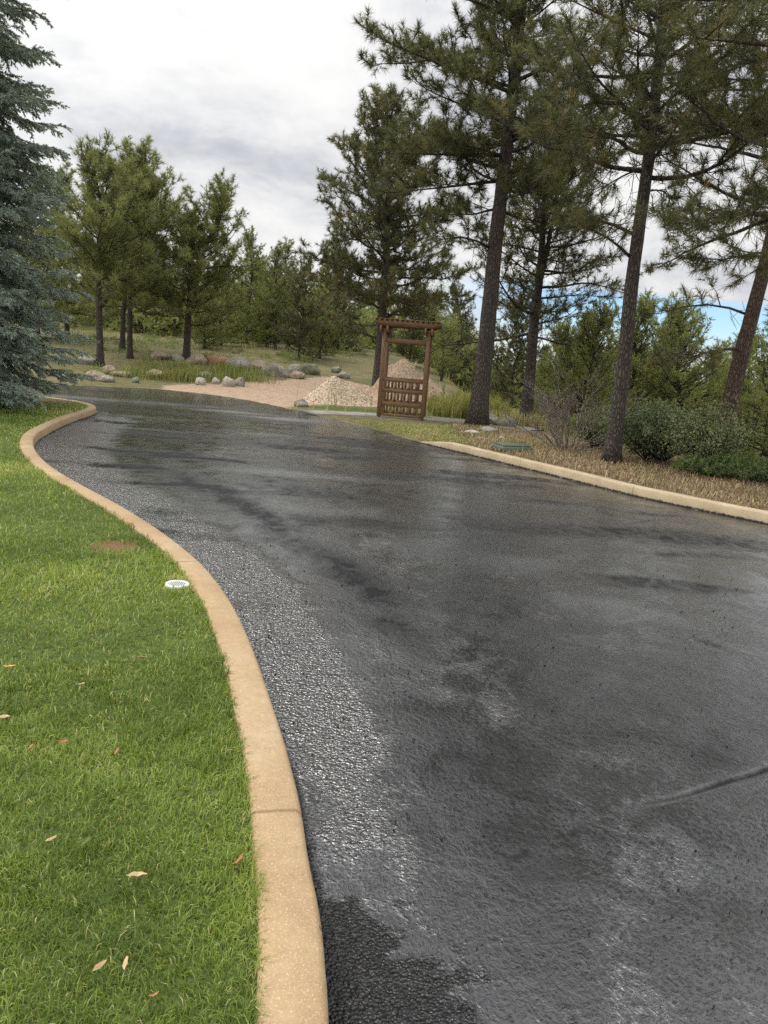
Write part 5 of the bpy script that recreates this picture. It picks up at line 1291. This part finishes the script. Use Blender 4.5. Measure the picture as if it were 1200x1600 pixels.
def leaf(px, py, L, mat, label, rz, curl, seed):
    L *= .88
    g = onz(px, py, .15); n = 9; b_ = MB(); V = []; R = np.random.default_rng(seed)
    for i in range(n):
        u = i/(n-1); wd_ = math.sin(u*3.1)**.8*L*(.15+.03*math.sin(u*9+seed))+.0006; x_ = (u-.5)*L; z_ = curl*L*(abs(u-.45)*2)**1.6*.5+.04*L*math.sin(u*14+seed)
        V += [(x_, -wd_, z_+wd_*1.1), (x_, .1*L*math.sin(u*3.1), z_), (x_, wd_, z_+wd_*.9)]
    V = np.array(V); V = np.vstack([V, V-[0, 0, .0012]]); Q = []
    m_ = n*3
    for i in range(n-1):
        for j in range(2): a = i*3+j; Q += [(a, a+3, a+4, a+1), (m_+a+1, m_+a+4, m_+a+3, m_+a)]
        Q += [(i*3, m_+i*3, m_+i*3+3, i*3+3), (i*3+2, i*3+5, m_+i*3+5, m_+i*3+2)]
    b_.add(V, Q); o = b_.build('fallen_leaf', M[mat], None, True); o.location = (g[0], g[1], g[2]+.006); o.rotation_euler = (R.uniform(-.4, .4), R.uniform(-.25, .25), rz)
    tag(o, label, 'leaf', 'fallen leaves on the lawn')
for i, a in enumerate([
    (213, 1373, .065, 'leaf_tan', 'longest tan curled leaf, lying level with the lower kerb slab', .4, .3),
    (154, 1515, .045, 'leaf_tan', 'broad tan leaf near the bottom, left one of a close pair', 1.1, .4),
    (197, 1510, .042, 'leaf_tan', 'narrow tan leaf near the bottom, right one of a close pair', 1.7, .2),
    (241, 1560, .026, 'leaf_red', 'small rusty leaf at the very bottom of the lawn', .4, .5),
    (374, 1350, .05, 'leaf_red', 'rust red leaf in the grass close to the kerb', .9, .5),
    (98, 1163, .042, 'leaf_red', 'rust brown leaf at mid lawn, right one of two', .3, .6),
    (48, 1172, .036, 'leaf_red', 'pale rust leaf at mid lawn, left one of two', 1.4, .6),
    (183, 1178, .04, 'leaf_red', 'dull rust leaf standing in the grass at mid lawn', 1.5, .3),
    (80, 1315, .036, 'leaf_tan', 'small tan leaf on the lawn level with the kerb joint', .7, .4),
    (125, 1073, .045, 'leaf_tan', 'small pale tan leaf on the upper lawn', .9, .4),
    (15, 1045, .06, 'leaf_yellow', 'yellow orange leaf at the left edge of the upper lawn', .1, .3),
    (5, 1124, .06, 'leaf_tan', 'tan leaf cut by the left edge of the picture', .1, .3),
    (222, 1030, .05, 'leaf_tan', 'thin tan leaf flat in the grass nearest the drain cover', .2, .3),
    ]): leaf(a[0], a[1], a[2], a[3], a[4], a[5], a[6], 500+i)
R_ = np.random.default_rng(5); mb = MB(); a_ = 0
while a_ < 380:
    q = R_.uniform([-1.2, 1.5], [3.2, 6.5]); d_, _t = seg_dist(np.array([q[0]]), np.array([q[1]]), CURB_L[::6])
    if not inside(np.array([q[0]]), np.array([q[1]]), ROAD)[0] or R_.random() > math.exp(-d_[0]*1.1)+.08: continue
    V_, T_ = rock_mesh(int(R_.integers(1, 6))+950, *(R_.uniform(.0018, .0055, 3)*(.8+.12*q[1])), sub=1); mb.add(V_+[q[0], q[1], .004], None, T_); a_ += 1
tag(mb.build('asphalt_crumbs', M['crumb'], None), 'loose black crumbs of asphalt scattered along the kerb and lane', 'crumbs', None, 'stuff')
print('faces', sum(len(o.data.polygons) for o in sc.objects if o.type == 'MESH'))
